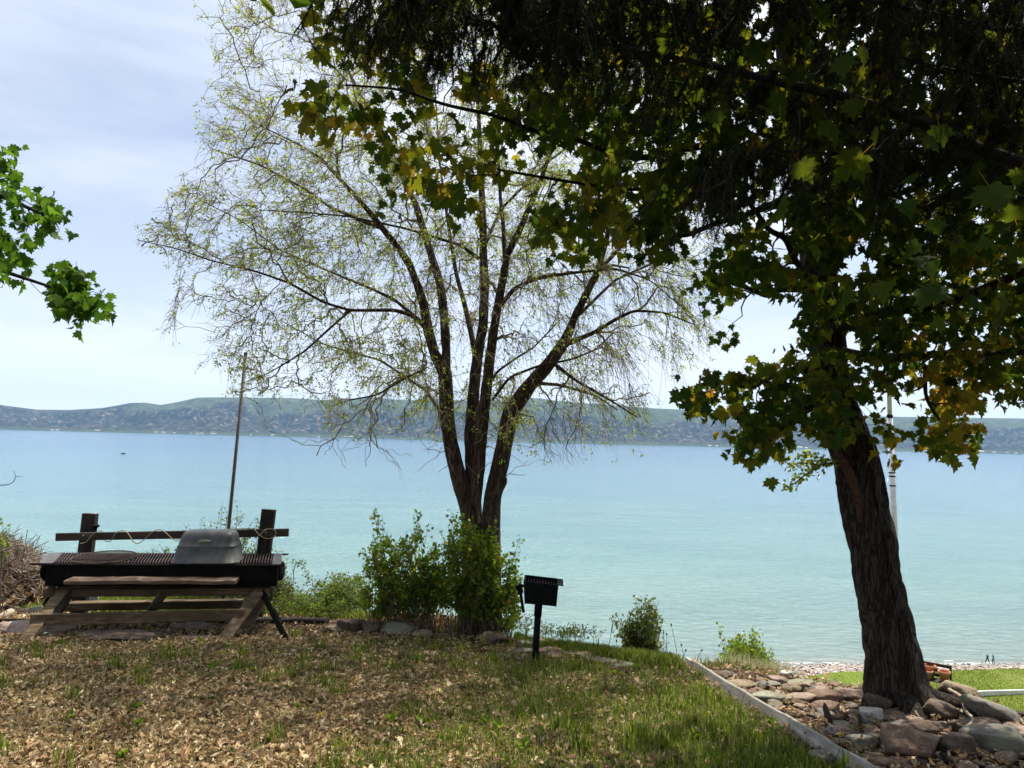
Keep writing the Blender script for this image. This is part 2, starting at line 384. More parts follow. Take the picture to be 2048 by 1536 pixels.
beach_c = ramp(nt, noise(nt, 1.6, 9, 0.8), [(0.35, (0.13, 0.105, 0.085)), (0.52, (0.30, 0.245, 0.205)), (0.68, (0.62, 0.57, 0.52))])
c = mixc(nt, math_(nt, 'MULTIPLY', math_(nt, 'SUBTRACT', -1.2, o.outputs["Z"]), 2.0, True), top_c, slope_c)
c = mixc(nt, math_(nt, 'MULTIPLY', math_(nt, 'SUBTRACT', -34.0, o.outputs["Z"]), 0.4, True), c, beach_c)
nt.links.new(c, b.inputs["Base Color"]); b.inputs["Roughness"].default_value = 0.95; b.inputs["Specular IOR Level"].default_value = 0.1
bump(nt, b, n2, 0.8, 0.02); M['soil'] = mt
xs = np.concatenate([np.arange(-60, -8, 2.0), np.arange(-8, 6, 0.11), np.arange(6, 24, 0.6), np.arange(24, 160, 5.0)])
ys = np.concatenate([np.arange(-12, 3, 1.0), np.arange(3, 12, 0.11), np.arange(12, 29, 0.5), np.arange(29, 120, 5.0), np.arange(120, 146, 1.2)])
Xg, Yg, Fg = grid(xs, ys)
def lushness(x, y):
    pp, d = proj(np.stack([x, y, zg(x, y)], -1)); px, py = pp[:, 0], pp[:, 1]
    g = np.clip((px - 500) / 1000, 0, 1) * .50 + .20 + .45 * fbm(x * .9, y * .9, 4, 71) - .25 * np.clip((1290 - py) / 20, 0, 1)
    g += .35 * np.exp(-((px - 1090) / 130) ** 2 - ((py - 1330) / 30) ** 2) + .45 * np.clip((px - 1250) / 250, 0, 1)
    g -= .5 * np.exp(-((px - 330) / 330) ** 2 - ((py - 1500) / 110) ** 2)
    return np.clip(g, .06, 1)
BX = np.array([G(1372, 1329)[:2], (G(1700, 1536) * 1.45 - G(1372, 1329) * .45)[:2]])
def left_of_board(x, y, off=0.0):
    t = (y - BX[0, 1]) / (BX[1, 1] - BX[0, 1]); return x < BX[0, 0] + t * (BX[1, 0] - BX[0, 0]) - .04 + off
xf, yf = Xg.ravel(), Yg.ravel(); lush_ = np.where((yf > 3) & (yf < ylip(xf) + .3), lushness(xf, np.maximum(yf, 1.0)) * left_of_board(xf, yf), .3)
tag(mesh_obj("ground", np.stack([Xg, Yg, zg(Xg, Yg)], -1).reshape(-1, 3), Fg, M['soil'], None, True, None, lush_), "leaf strewn bluff ground falling away to the pebble beach", kind="structure")

# lower lawn sheet with rounded left end
mt, nt, b = new_mat("lawn_turf")
n1 = noise(nt, 0.6, 4, 0.6); n2 = noise(nt, 16, 6, 0.75)
nt.links.new(mixc(nt, ramp(nt, n1, [(0.4, (0, 0, 0)), (0.65, (0.5, 0.5, 0.5))]), ramp(nt, n2, [(0.34, (0.03, 0.06, 0.006)), (0.66, (0.19, 0.25, 0.03))]), (0.20, 0.20, 0.06)), b.inputs["Base Color"])
b.inputs["Roughness"].default_value = 0.9; b.inputs["Specular IOR Level"].default_value = 0.15; bump(nt, b, n2, 0.8, 0.03); M['turf'] = mt
xs = np.linspace(9.2, 60, 90); V = []
def lawn_y0(x): return 18.0 + 6.5 * np.clip((13.5 - x) / 4, 0, 1)
def lawn_y1(x): return 25.9 + 0.14 * np.clip(x - 12.3, -3, 9) - 1.6 * np.clip((12.0 - x) / 3, 0, 1) ** 2
for k in range(24):
    s_ = k / 23; yy = lawn_y0(xs) * (1 - s_) + lawn_y1(xs) * s_
    V.append(np.stack([xs, yy, np.full_like(xs, LAWN_Z) + 0.03 + 0.05 * fbm(xs * .4, yy * .4, 2, 4)], -1))
i = np.arange(23)[:, None] * 90 + np.arange(89)[None]
tag(mesh_obj("lawn", np.array(V).reshape(-1, 3), np.stack([i, i + 1, i + 91, i + 90], -1).reshape(-1, 4), M['turf']), "bright mown lawn on the shelf below the bluff", kind="structure")

# lake
mt, nt, b = new_mat("lake_water"); o = objxyz(nt)
t = nt.nodes.new("ShaderNodeTexCoord")
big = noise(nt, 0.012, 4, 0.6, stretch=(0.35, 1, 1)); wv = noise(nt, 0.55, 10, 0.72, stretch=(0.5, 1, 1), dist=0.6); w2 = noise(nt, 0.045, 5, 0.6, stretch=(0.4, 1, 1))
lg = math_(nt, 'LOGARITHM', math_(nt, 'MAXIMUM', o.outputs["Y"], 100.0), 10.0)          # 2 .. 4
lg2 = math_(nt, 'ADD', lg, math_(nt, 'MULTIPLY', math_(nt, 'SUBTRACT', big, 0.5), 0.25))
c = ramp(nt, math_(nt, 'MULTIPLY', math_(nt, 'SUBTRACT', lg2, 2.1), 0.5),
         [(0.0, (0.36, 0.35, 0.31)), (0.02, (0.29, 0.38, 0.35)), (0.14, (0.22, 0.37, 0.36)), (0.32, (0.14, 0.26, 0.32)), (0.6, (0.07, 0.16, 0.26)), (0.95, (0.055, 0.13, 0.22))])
c = mixc(nt, ramp(nt, w2, [(0.40, (0, 0, 0)), (0.62, (.18, .18, .18))]), c, (0.05, 0.15, 0.20)); c = mixc(nt, ramp(nt, wv, [(0.36, (.16, .16, .16)), (0.58, (0, 0, 0))]), c, (0.05, 0.19, 0.21)); nt.links.new(c, b.inputs["Base Color"]); b.inputs["Roughness"].default_value = 0.13; b.inputs["IOR"].default_value = 1.33  # ripple noise tints the base colour, standing in for wave-slope reflections
p = bump(nt, b, wv, 1.0, 1.5); bump(nt, b, w2, 0.7, 5.0, p); M['water'] = mt
xs = np.array([-14000, -4000, -800, 0, 800, 4000, 14000.]); ys = np.array([125, 400, 1500, 5000, 9000, 12500.])
Xg, Yg, Fg = grid(xs, ys)
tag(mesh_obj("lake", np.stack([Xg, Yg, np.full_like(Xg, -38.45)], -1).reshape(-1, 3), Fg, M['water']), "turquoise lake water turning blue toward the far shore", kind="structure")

# thin broken wave along the shore
mbw = []
foam = plain_mat("wave_foam", (0.75, 0.78, 0.78), (0.85, 0.86, 0.86), 2, 0.6); M['foam'] = foam
mb = MB()
for k in range(20):
    x0 = rng.uniform(20, 125); y0 = 130.8 + 0.066 * x0 + 1.2 * float(fbm(x0 * .06, 0.0, 3, 2)) + rng.rand() * 2.2; L_ = rng.uniform(1, 6)
    px_ = np.linspace(x0, x0 + L_, 7); w = np.sin(np.linspace(0.1, math.pi - 0.1, 7)) * rng.uniform(0.04, 0.13)
    yy = y0 + 0.3 * np.sin(px_ * 0.9)
    V = np.concatenate([np.stack([px_, yy - w, np.full(7, -38.44)], -1), np.stack([px_, yy, np.full(7, -38.39)], -1), np.stack([px_, yy + w, np.full(7, -38.44)], -1)])
    mb.add(V, [[r * 7 + i, r * 7 + i + 1, r * 7 + i + 8, r * 7 + i + 7] for r in range(2) for i in range(6)])
tag(mb.build("shore_foam", foam, smooth=True), "broken white foam lapping at the pebble shore", kind="stuff")

# hills over the lake
RIDGE = [(-1600, 790), (-900, 800), (-300, 806), (0, 809.6), (72, 819), (137, 820), (205, 816), (222, 813), (260, 806), (290, 805), (321, 810), (355, 804), (396, 795),
         (444, 794.5), (581, 796), (649, 800), (700, 797), (751, 794.5), (785, 798.6), (820, 800), (847, 798), (940, 801), (1007, 801), (1076, 796),
         (1110, 801), (1144, 804), (1212, 809.6), (1298, 816), (1400, 821), (1443, 824.6), (1584, 828), (1799, 833.6), (2048, 837), (2600, 846), (3800, 880)]
rp = np.array(RIDGE)
YR = 12400.0
ue = np.array([P(a, b_, YR) for a, b_ in RIDGE]); un = ue[:, 0] / YR
us = np.linspace(un[0], un[-1], 760); zr = np.interp(us, un, ue[:, 2])
S = np.linspace(0, 1, 120)
SHORE0 = 9560.0
V = []
for s_ in S:
    yy = SHORE0 + (YR - SHORE0) * s_
    xx = us * yy
    sh = sstep(0.02, 1.0, s_ + 0.07 * fbm(us * 9, us * 0 + 2, 3, 21) * (1 - s_)) ** 0.92
    base = -38.6 + (zr + 38.6) * sh
    gull = np.abs(fbm(us * 26 + 0.5 * fbm(us * 11, us * 0 + s_ * 4, 2, 6), us * 0 + s_ * 2.2, 5, 11, 0.55))
    mid = math.sin(math.pi * min(1, s_ * 1.02)) 
    z = base - 400 * (gull - 0.12) * max(mid, 0) * np.clip(sh * 2.0, 0, 1) + 34 * fbm(us * 110, us * 0 + s_ * 14, 4, 14) * min(1, 5 * s_) * (1 - s_ ** 8)
    z = np.maximum(z, -37 + 8 * sstep(0, .08, s_)) if s_ > 0 else np.full_like(us, -42)
    V.append(np.stack([xx, np.full_like(xx, yy), z], -1))
for e_, dz in ((700, 10), (2500, -60)):
    V.append(np.stack([us * (YR + e_), np.full_like(us, YR + e_), zr + dz - 0.0], -1))
V = np.array(V); 
# keep the ridge line the highest thing seen
lim = (zr[None] - 1.6) / YR * V[:, :, 1] + 1.6 - 6
V[:-3, :, 2] = np.minimum(V[:-3, :, 2], lim[:-3]); V[-2:, :, 2] = np.minimum(V[-2:, :, 2], lim[-2:] - 40)
nr, nc = V.shape[:2]; i = np.arange(nr - 1)[:, None] * nc + np.arange(nc - 1)[None]
mt, nt, b = new_mat("scrub_hillside"); o = objxyz(nt)
nA = noise(nt, 0.0011, 6, 0.55); nB = noise(nt, 0.013, 8, 0.78); nC = noise(nt, 0.0045, 9, 0.75)
scrub = ramp(nt, nB, [(0.40, (0.006, 0.010, 0.010)), (0.51, (0.016, 0.022, 0.018)), (0.575, (0.10, 0.08, 0.055)), (0.68, (0.36, 0.285, 0.21))])
gras = ramp(nt, nC, [(0.35, (0.035, 0.048, 0.022)), (0.65, (0.095, 0.11, 0.055))])
fz = math_(nt, 'ADD', math_(nt, 'MULTIPLY', o.outputs["Z"], 0.0016), math_(nt, 'MULTIPLY', nA, 1.6))
c = mixc(nt, ramp(nt, math_(nt, 'MULTIPLY', fz, 0.6), [(0.80, (0, 0, 0)), (0.90, (.9, .9, .9))]), scrub, gras)
low = ramp(nt, nC, [(0.35, (0.02, 0.04, 0.015)), (0.6, (0.06, 0.07, 0.035)), (0.7, (0.16, 0.12, 0.09))])
c = mixc(nt, math_(nt, 'MULTIPLY', math_(nt, 'SUBTRACT', 10.0, o.outputs["Z"]), 0.05, True), c, low)
nt.links.new(c, b.inputs["Base Color"]); b.inputs["Roughness"].default_value = 0.95; b.inputs["Specular IOR Level"].default_value = 0.05; M['hill'] = mt
tag(mesh_obj("hills", V.reshape(-1, 3), np.stack([i, i + 1, i + nc + 1, i + nc], -1).reshape(-1, 4), mt), "hazy scrub covered hills beyond the lake", kind="structure")

# houses on the far shore
M['house_white'] = plain_mat("white_house_wall", (0.7, 0.7, 0.68), (0.8, 0.8, 0.78), 0.05, 0.8)
M['house_roof'] = plain_mat("pale_metal_roof", (0.30, 0.29, 0.29), (0.45, 0.44, 0.43), 0.05, 0.6)
M['house_tan'] = plain_mat("tan_house_wall", (0.35, 0.28, 0.22), (0.45, 0.37, 0.3), 0.05, 0.8)
def far_house(px, w, h, wall, dy=60, zb=None, label=""):
    d = ray(px, 800); y = SHORE0 + dy; x = d[0] / d[1] * y
    e = empty("lakeside_house", (x, y, -34), label, "house", "small houses along the far shore")
    ww = MB().box((x - w/2, y, -42), (w, 0, 0), (0, w * .7, 0), (0, 0, h + 8)); ww.build("wall", wall, e)
    z = -34 + h; r_ = MB(); y2 = y + w * .7; o_ = w * .06; g_ = h * .55
    r_.add([(x-w/2-o_, y-o_, z+.2), (x+w/2+o_, y-o_, z+.2), (x+w/2+o_, y2+o_, z+.2), (x-w/2-o_, y2+o_, z+.2), (x-w/2-o_, (y+y2)/2, z+g_), (x+w/2+o_, (y+y2)/2, z+g_)],
           [[0, 1, 5, 4], [2, 3, 4, 5], [0, 4, 3], [1, 2, 5], [3, 2, 1, 0]]); r_.build("roof", M['house_roof'], e)
    return e
HP = [(108, 34), (118, 40), (198, 58), (316, 40), (330, 46), (352, 30), (385, 26), (398, 34), (407, 40), (428, 44), (434, 30), (505, 24), (548, 40), (640, 26), (694, 38), (705, 46),
      (1420, 36), (1434, 30), (1500, 34), (1600, 60), (1612, 40), (1850, 44), (1872, 32), (1930, 40), (1960, 78), (1986, 44), (2012, 40), (2030, 34)]
for k, (px_, w) in enumerate(HP):
    tan_ = k % 4 == 2
    where = ("left of the thin brown pole" if px_ < 460 else "left of the forked tree" if px_ < 900 else "right of the white flagpole" if px_ > 1790 else "left of the maple trunk")
    far_house(px_, w, w * 0.22 + 4, M['house_tan'] if tan_ else M['house_white'], 50 + (k * 37) % 120,
              label=("tan" if tan_ else "white") + " speck of a house on the far shore " + where)

# haze over the lake: a closed box round everything
hb = MB().box((-16000, -60, -60), (32000, 0, 0), (0, 15600, 0), (0, 0, 860))
mt = bpy.data.materials.new("air_haze"); mt.use_nodes = True; nt = mt.node_tree; nt.nodes.clear()
out = nt.nodes.new("ShaderNodeOutputMaterial"); pv = nt.nodes.new("ShaderNodeVolumePrincipled")
pv.inputs["Color"].default_value = (0.36, 0.64, 1.0, 1); pv.inputs["Density"].default_value = 2.6e-5; pv.inputs["Anisotropy"].default_value = 0.1
nt.links.new(pv.outputs[0], out.inputs["Volume"])
tag(hb.build("haze", mt), "thin blue haze over the lake", kind="stuff")

# ------------------------------------------------------------------ trunks and limbs
def ring_path(pts, rad, seg):
    pts = np.asarray(pts, float); d = np.r_[0, np.cumsum(np.linalg.norm(np.diff(pts, axis=0), axis=1))]
    s_ = np.linspace(0, d[-1], max(3, int(d[-1] / seg) + 1))
    q = np.stack([np.interp(s_, d, pts[:, k]) for k in range(3)], -1); r = np.interp(s_, d, rad)
    for _ in range(max(1, int(0.10 / seg))):                         # round the corners
        q[1:-1] = (q[:-2] + q[1:-1] * 2 + q[2:]) / 4
    return q, r, s_
def bark_tube(pts, rad, seg=0.03, n=40, amp=0.02, seed=0, flare=0.0, fl_h=0.2, freq=1.0):
    q, r, s_ = ring_path(pts, rad, seg); K = len(q)
    d = np.gradient(q, axis=0); d /= np.linalg.norm(d, axis=1)[:, None]
    V = np.zeros((K, n, 3)); a = np.arange(n) * 2 * math.pi / n + math.pi / 2          # seam on the side away from the camera
    u = np.cross(d[0], [0, 1, 0]); u /= np.linalg.norm(u)
    for k in range(K):
        u = u - d[k] * (u @ d[k]); u /= np.linalg.norm(u); v = np.cross(d[k], u)
        w = a * r[k] * 9 * freq
        rid = 1 - np.abs(fbm(w + 0.9 * fbm(w * .4, s_[k] * 3 + w * 0, 2, seed + 5), s_[k] * 3.2 * freq + w * 0, 3, seed)) * 2.2
        lump = fbm(np.cos(a) * 1.5 + 5, np.sin(a) * 1.5 + s_[k] * 1.1, 2, seed + 9)
        fl = 1 + flare * math.exp(-s_[k] / fl_h) * (0.55 + 0.55 * np.cos(a * 5 + seed) + .3 * np.cos(a * 3))
        win = np.minimum(1, np.minimum(np.arange(n), n - np.arange(n)) / 3.0)
        rr = r[k] * fl * (1 + 0.10 * lump * win) + amp * np.clip(rid, -0.6, 1) * win * min(1, r[k] / 0.06) - amp * .4
        V[k] = q[k] + rr[:, None] * (np.cos(a)[:, None] * u + np.sin(a)[:, None] * v)
    i = np.arange(K - 1)[:, None] * n; j = np.arange(n)[None]; j2 = (j + 1) % n
    Fq = np.stack([i + j, i + j2, i + n + j2, i + n + j], -1).reshape(-1, 4)
    return V.reshape(-1, 3), Fq
def limb_px(spec):
    """spec: (px, py, width_px, Y) -> points and radii"""
    pts = np.array([P(a, b_, Y) for a, b_, w, Y in spec]); rad = np.array([w / 2 / FOC * Y for a, b_, w, Y in spec]); return pts, rad
def join(parts):
    V = []; F_ = []; n = 0
    for v, f_ in parts: V.append(v); F_.append(f_ + n); n += len(v)
    return np.concatenate(V), np.concatenate(F_)

# ---- maple on the stone bank
root = G(1797, 1412)
YM = root[1]
maple = empty("maple_tree", root, "big dark maple with furrowed trunk rising from the stone bank, crown of drooping lobed leaves", "tree")
spec = [(1799, 1432, 128, YM), (1797, 1400, 122, YM), (1781, 1300, 106, YM), (1766, 1200, 98, YM), (1756, 1150, 98, YM), (1738, 1050, 100, YM), (1719, 950, 92, YM), (1706, 900, 90, YM),
        (1690, 855, 82, YM), (1672, 800, 76, YM), (1655, 700, 72, YM), (1635, 500, 72, YM + .05), (1610, 300, 74, YM + .1), (1595, 200, 74, YM + .1), (1575, 0, 66, YM), (1565, -300, 54, YM - .1), (1580, -900, 30, YM - .3)]
mp_pts, mp_rad = limb_px(spec); mp_rad = mp_rad * .93 - .008
V, F_ = bark_tube(mp_pts, mp_rad, 0.012, 160, 0.024, 3, 0.45, 0.12, 0.85)
mesh_obj("trunk", V, F_, M['bark_maple'], maple)
# torn reddish strip of wood below the first fork
M['torn'] = plain_mat("torn_red_wood", (0.045, 0.020, 0.012), (0.15, 0.07, 0.04), 30, 0.9, 0, 0.8, 0.01)
sc = MB(); strip = [(1674, 900, 12), (1686, 920, 20), (1697, 942, 17), (1707, 966, 19), (1713, 990, 11), (1718, 1020, 8), (1721, 1045, 3)]
Vs = []
for k, (px_, py_, w) in enumerate(strip):
    for j in range(7):
        t_ = (j / 6 - .5) * w + rng.uniform(-1.5, 1.5); cx = np.interp(py_, [900, 950, 1050], [1706, 1719, 1738]); hw = 46
        off = (px_ + t_ - cx) / hw; r_ = hw / FOC * YM; dy = -math.sqrt(max(0.02, 1 - min(.98, off * off))) * r_ - 0.012 - rng.rand() * 0.008
        Vs.append(P(px_ + t_, py_ + rng.uniform(-2, 2), YM + dy))
sc.add(Vs, [[k * 7 + j, k * 7 + j + 1, k * 7 + j + 8, k * 7 + j + 7] for k in range(6) for j in range(6)])
sc.build("torn_wood", M['torn'], maple)
for k, (dx_, dy_, l_, w_) in enumerate([(1, -.25, .62, .075), (.75, -.9, .5, .07), (-.2, -1, .42, .08), (-1, -.5, .36, .06), (.95, .5, .5, .07)]):
    q_ = np.array([dx_, dy_, 0]) / math.hypot(dx_, dy_); b0_ = root + q_ * .12
    pr = [b0_ + [0, 0, .22], b0_ + q_ * .10 + [0, 0, .09], b0_ + q_ * (.12 + l_ * .45) + [0, 0, .03], b0_ + q_ * (.1 + l_) + [0, 0, -.06]]
    V, F_ = bark_tube(pr, [w_ * .8, w_ * 1.05, w_ * .75, w_ * .3], 0.02, 24, 0.010, 70 + k); mesh_obj("root", V, F_, M['bark_maple'], maple)
limbs = [
    [(1612, 330, 30, YM), (1450, 300, 18, 5.2), (1250, 300, 13, 4.4), (1100, 230, 10, 3.8), (900, 190, 8, 3.4), (690, 170, 5, 3.2)],
    [(1600, 250, 34, YM), (1350, 150, 20, 4.9), (1000, 60, 13, 3.9), (750, -40, 9, 3.5)],
    [(1640, 560, 22, YM), (1560, 590, 12, 5.6), (1440, 560, 7, 5.2)],
    [(1660, 740, 26, YM), (1560, 760, 14, 5.5), (1400, 770, 7, 5.0)],
    [(1680, 800, 22, YM), (1560, 850, 10, 5.5), (1480, 900, 6, 5.2)],
    [(1650, 650, 30, YM), (1800, 600, 22, 5.4), (2048, 540, 18, 4.6), (2300, 500, 15, 4.2)],
    [(1655, 700, 26, YM), (1850, 730, 16, 5.2), (2100, 700, 12, 4.6)],
    [(1850, 730, 10, 5.2), (1885, 800, 7, 5.1), (1900, 870, 5, 5.0)],
    [(1630, 450, 36, YM), (1850, 400, 26, 4.8), (2200, 330, 24, 3.6)],
    [(1625, 420, 24, YM), (1500, 440, 14, 5.0), (1350, 480, 9, 4.4), (1280, 520, 6, 4.2)],
    [(1640, 600, 16, YM), (1500, 380, 10, 4.6), (1200, 380, 8, 4.0), (1000, 340, 6, 3.7)],
    [(1570, -250, 40, YM), (1300, -500, 26, 4.4), (900, -800, 14, 3.4)],
    [(1568, -300, 40, YM), (1900, -600, 26, 5.0), (2300, -800, 16, 4.4)],
    [(1568, -350, 40, YM), (1650, -900, 30, 3.8), (1800, -1800, 16, 2.6)],
]
lp = []
for k, l in enumerate(limbs):
    p_, r_ = limb_px(l); p_[1:-1] += rng.randn(len(p_) - 2, 3) * 0.05; q_, rq_, _ = ring_path(p_, r_, 0.28); q_[1:-1] += rng.randn(len(q_) - 2, 3) * 0.035; p_, r_ = q_, rq_
    lp.append((p_, r_)); V, F_ = bark_tube(p_, r_, 0.05, 12, 0.003, k); mesh_obj("limb", V, F_, M['bark_maple'], maple)

# ---- branch growing toward targets
class Grow:
    def __init__(s, paths):
        s.N = []; s.D = []; s.R = []
        for p_, r_ in paths:
            q, r, _ = ring_path(p_, r_, 0.12); d = np.gradient(q, axis=0); d /= np.linalg.norm(d, axis=1)[:, None]
            s.N.append(q); s.D.append(d); s.R.append(r)
        s.N = np.concatenate(s.N); s.D = np.concatenate(s.D); s.R = np.concatenate(s.R)
    def grow(s, T, r0, r1, K=7, droop=0.0, jit=0.03, sort=True, back=0.5):
        if sort:
            dm = np.array([np.min(np.sum((s.N - t) ** 2, 1)) for t in T]); T = T[np.argsort(dm)]
        P_, R_ = [], []; newN, newD, newR = [], [], []
        for c, t in enumerate(T):
            if newN and c % 20 == 0:
                s.N = np.concatenate([s.N] + newN); s.D = np.concatenate([s.D] + newD); s.R = np.concatenate([s.R] + newR); newN, newD, newR = [], [], []
            w = t - s.N; L_ = np.linalg.norm(w, axis=1) + 1e-6; cosa = np.sum(w * s.D, 1) / L_
            k = int(np.argmin(L_ * (1 + back * (1 - cosa)) + np.where(s.R < r1 * 1.2, 0.25, 0)))
            p0, d0, ln = s.N[k], s.D[k], L_[k]
            dd = t - p0
            c1 = p0 + (d0 * 0.45 + dd / ln * 0.55) * ln * 0.42 + np.array([0, 0, droop * ln])
            u = np.linspace(0, 1, K)[:, None]
            path = (1 - u) ** 2 * p0 + 2 * u * (1 - u) * c1 + u ** 2 * t
            path[1:-1] += rng.randn(K - 2, 3) * jit * ln
            rr = np.linspace(min(r0, s.R[k] * 0.8), r1, K)
            P_.append(path); R_.append(rr)
            dn = np.gradient(path, axis=0); dn /= np.linalg.norm(dn, axis=1)[:, None] + 1e-9
            newN.append(path[1:]); newD.append(dn[1:]); newR.append(rr[1:])
        if newN: s.N = np.concatenate([s.N] + newN); s.D = np.concatenate([s.D] + newD); s.R = np.concatenate([s.R] + newR)
        return np.array(P_), np.array(R_)

def inpoly(px, py, poly):
    poly = np.asarray(poly, float); x1, y1 = poly[:, 0], poly[:, 1]; x2, y2 = np.roll(x1, -1), np.roll(y1, -1)
    c = ((y1[None] > py[:, None]) != (y2[None] > py[:, None])) & (px[:, None] < (x2 - x1)[None] * (py[:, None] - y1[None]) / (y2 - y1 + 1e-9)[None] + x1[None])
    return c.sum(1) % 2 == 1

# maple leaf outline
half = [(0.0, 0.0), (0.15, -0.10), (0.34, -0.09), (0.30, 0.05), (0.58, 0.14), (0.47, 0.26), (0.66, 0.50), (0.43, 0.46), (0.36, 0.58), (0.21, 0.50), (0.27, 0.74), (0.13, 0.76), (0.0, 1.04)]
o_ = half + [(-x, y) for x, y in half[-2:0:-1]]
LT = np.array([(x, y - 0.0, 0) for x, y in o_] + [(0, 0.33, 0)])
LT[:, 2] = -0.28 * LT[:, 0] ** 2 - 0.16 * (LT[:, 1] - 0.3) ** 2 + 0.02; LT[-1, 2] += 0.03
nO = len(o_); LF = np.array([[nO, (i + 1) % nO, i] for i in range(nO)] + [[nO + 1, nO + 3, nO + 2]])
LT = np.vstack([LT, [(-.014, 0, 0.02), (.014, 0, 0.02), (.06, -.62, .12)]])
LT2 = LT.copy(); LT2[:-3, 2] = 0.50 * np.abs(LT2[:-3, 0]) - 0.38 * LT2[:-3, 1] ** 2      # folded and curled leaf
LS = np.array([(0, -0.05, 0), (0.5, 0.1, -.08), (0.52, 0.5, -.1), (0, 1, -.1), (-0.52, 0.5, -.1), (-0.5, 0.1, -.08)], float); LSF = np.array([[0, 1, 2], [0, 2, 3], [0, 3, 4], [0, 4, 5]])

def maple_leaves(centres, per, spread, size, tintf, seed=1, simple=False, down=0.9, face=0.6):
    r = rs(seed); n = len(centres) * per
    c = np.repeat(centres, per, 0) + r.randn(n, 3) * spread
    ax = r.randn(n, 3) * 0.55 + np.array([0, 0, -down]); nr = r.randn(n, 3) * 0.6 + np.array([0, -face, 0.35])
    sz = size * r.uniform(0.45, 1.15, n); tint = np.clip(tintf(c, n, r, per), 0, 1)
    if simple: return stamp(LS, LSF, c, ax, nr, sz, tint)
    TTn = np.tile([0.05, -0.07], nO // 2 + 1)[:nO]; TTn = np.r_[TTn, -0.10, .6, .6, .6]; h = r.rand(n) < 0.5
    a = stamp(LT, LF, c[h], ax[h], nr[h], sz[h], tint[h], TTn); b_ = stamp(LT2, LF, c[~h], ax[~h], nr[~h], sz[~h], tint[~h], TTn)
    return np.concatenate([a[0], b_[0]]), np.concatenate([a[1], b_[1] + len(a[0])]), np.concatenate([a[2], b_[2]])

M['maple_leaf'] = leaf_mat("maple_leaf", [(0.0, (0.012, 0.030, 0.005)), (0.45, (0.025, 0.045, 0.007)), (0.75, (0.06, 0.06, 0.01)), (0.92, (0.10, 0.06, 0.012)), (1.0, (0.10, 0.03, 0.012))], 0.52,
    [(0.0, (0.05, 0.10, 0.008)), (0.35, (0.14, 0.175, 0.010)), (0.68, (0.33, 0.30, 0.014)), (0.9, (0.56, 0.36, 0.02)), (1.0, (0.45, 0.16, 0.03))])
M['maple_leaf_green'] = leaf_mat("green_maple_leaf", [(0.0, (0.02, 0.06, 0.008)), (1.0, (0.06, 0.13, 0.015))], 0.45, [(0.0, (0.07, 0.18, 0.01)), (1.0, (0.20, 0.36, 0.03))])

MAIN = [(620, -80), (650, 60), (690, 120), (625, 170), (600, 230), (620, 275), (668, 270), (690, 225), (745, 260), (760, 300), (780, 330), (790, 390), (825, 410), (850, 380), (925, 425), (945, 385), (1010, 385), (1030, 320), (1075, 330),
        (1110, 390), (1065, 440), (1070, 480), (1100, 495), (1165, 490), (1200, 440), (1240, 470), (1255, 510), (1295, 560), (1330, 520), (1345, 420), (1400, 370), (1470, 420), (1500, 370), (1580, 400), (1590, 450), (1480, 470), (1440, 500), (1370, 545), (1400, 590), (1500, 600), (1490, 640),
        (1400, 640), (1440, 670), (1500, 690), (1570, 640), (1590, 660), (1540, 700), (1500, 745), (1430, 745), (1390, 750), (1350, 780), (1375, 820), (1430, 800), (1460, 830), (1480, 870), (1460, 940), (1500, 930), (1510, 880), (1570, 915), (1560, 850), (1600, 830), (1630, 860), (1690, 870),
        (1740, 880), (1775, 900), (1800, 830), (1870, 800), (1845, 860), (1900, 905), (1940, 890), (1930, 820), (1980, 770), (2000, 800), (2080, 760), (2300, 700), (2300, -80)]
HOLES = [[(1505, 590), (1590, 560), (1610, 660), (1560, 730), (1500, 700)], [(1590, 700), (1640, 705), (1640, 740), (1590, 745)], [(1330, 600), (1420, 600), (1400, 740), (1330, 740)], [(1500, 330), (1590, 330), (1590, 400), (1520, 420)], [(1420, 600), (1560, 600), (1560, 640), (1430, 640)], [(1500, 560), (1580, 560), (1560, 680), (1500, 690)], [(1690, 800), (1860, 790), (1850, 850), (1780, 860)]]
r = rs(11)
n = 5200; px_ = r.uniform(590, 2250, n); py_ = r.uniform(-80, 950, n)
ok = inpoly(px_, py_, MAIN) & (r.rand(n) < 1.0)
for h in HOLES: ok &= ~inpoly(px_, py_, h)
left = np.clip((1500 - px_) / 500, 0, 1)
gap = fbm(px_ / 75, py_ / 75, 3, 31)
edge_ = np.clip((py_ - 480) / 120, 0, 1) * np.clip((1720 - px_) / 150, 0, 1); gap = np.where((px_ > 1740) & (py_ > 550), 1, gap); ok &= (gap > -0.27 + 0.26 * left + .22 * edge_) & (r.rand(n) < 1 - 0.42 * left)
px_, py_ = px_[ok], py_[ok]; n = len(px_)
near = np.clip((1700 - px_) / 1000, 0, 1)
Yc = r.uniform(0, 1, n) * (2.6 - 0.8 * near) + 3.1 + 0.6 * r.rand(n); lowz = np.clip((py_ - 430) / 150, 0, 1) * np.clip((px_ - 1300) / 80, 0, 1); Yc = Yc + lowz * (1.3 - .35 * (Yc - 3.1))
cen = np.array([P(a, b_, Y) for a, b_, Y in zip(px_, py_, Yc)])
vis = cen.copy()
g = Grow(lp)
Pb, Rb = g.grow(vis[r.rand(n) < 0.55], 0.011, 0.0022, 6, -0.06, 0.05, back=0.7)
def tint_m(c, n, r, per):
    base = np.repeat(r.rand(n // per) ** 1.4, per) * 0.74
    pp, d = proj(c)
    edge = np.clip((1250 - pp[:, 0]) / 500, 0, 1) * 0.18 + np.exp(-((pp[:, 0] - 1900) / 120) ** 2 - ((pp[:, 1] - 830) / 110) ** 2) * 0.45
    return base + edge + r.randn(n) * 0.12
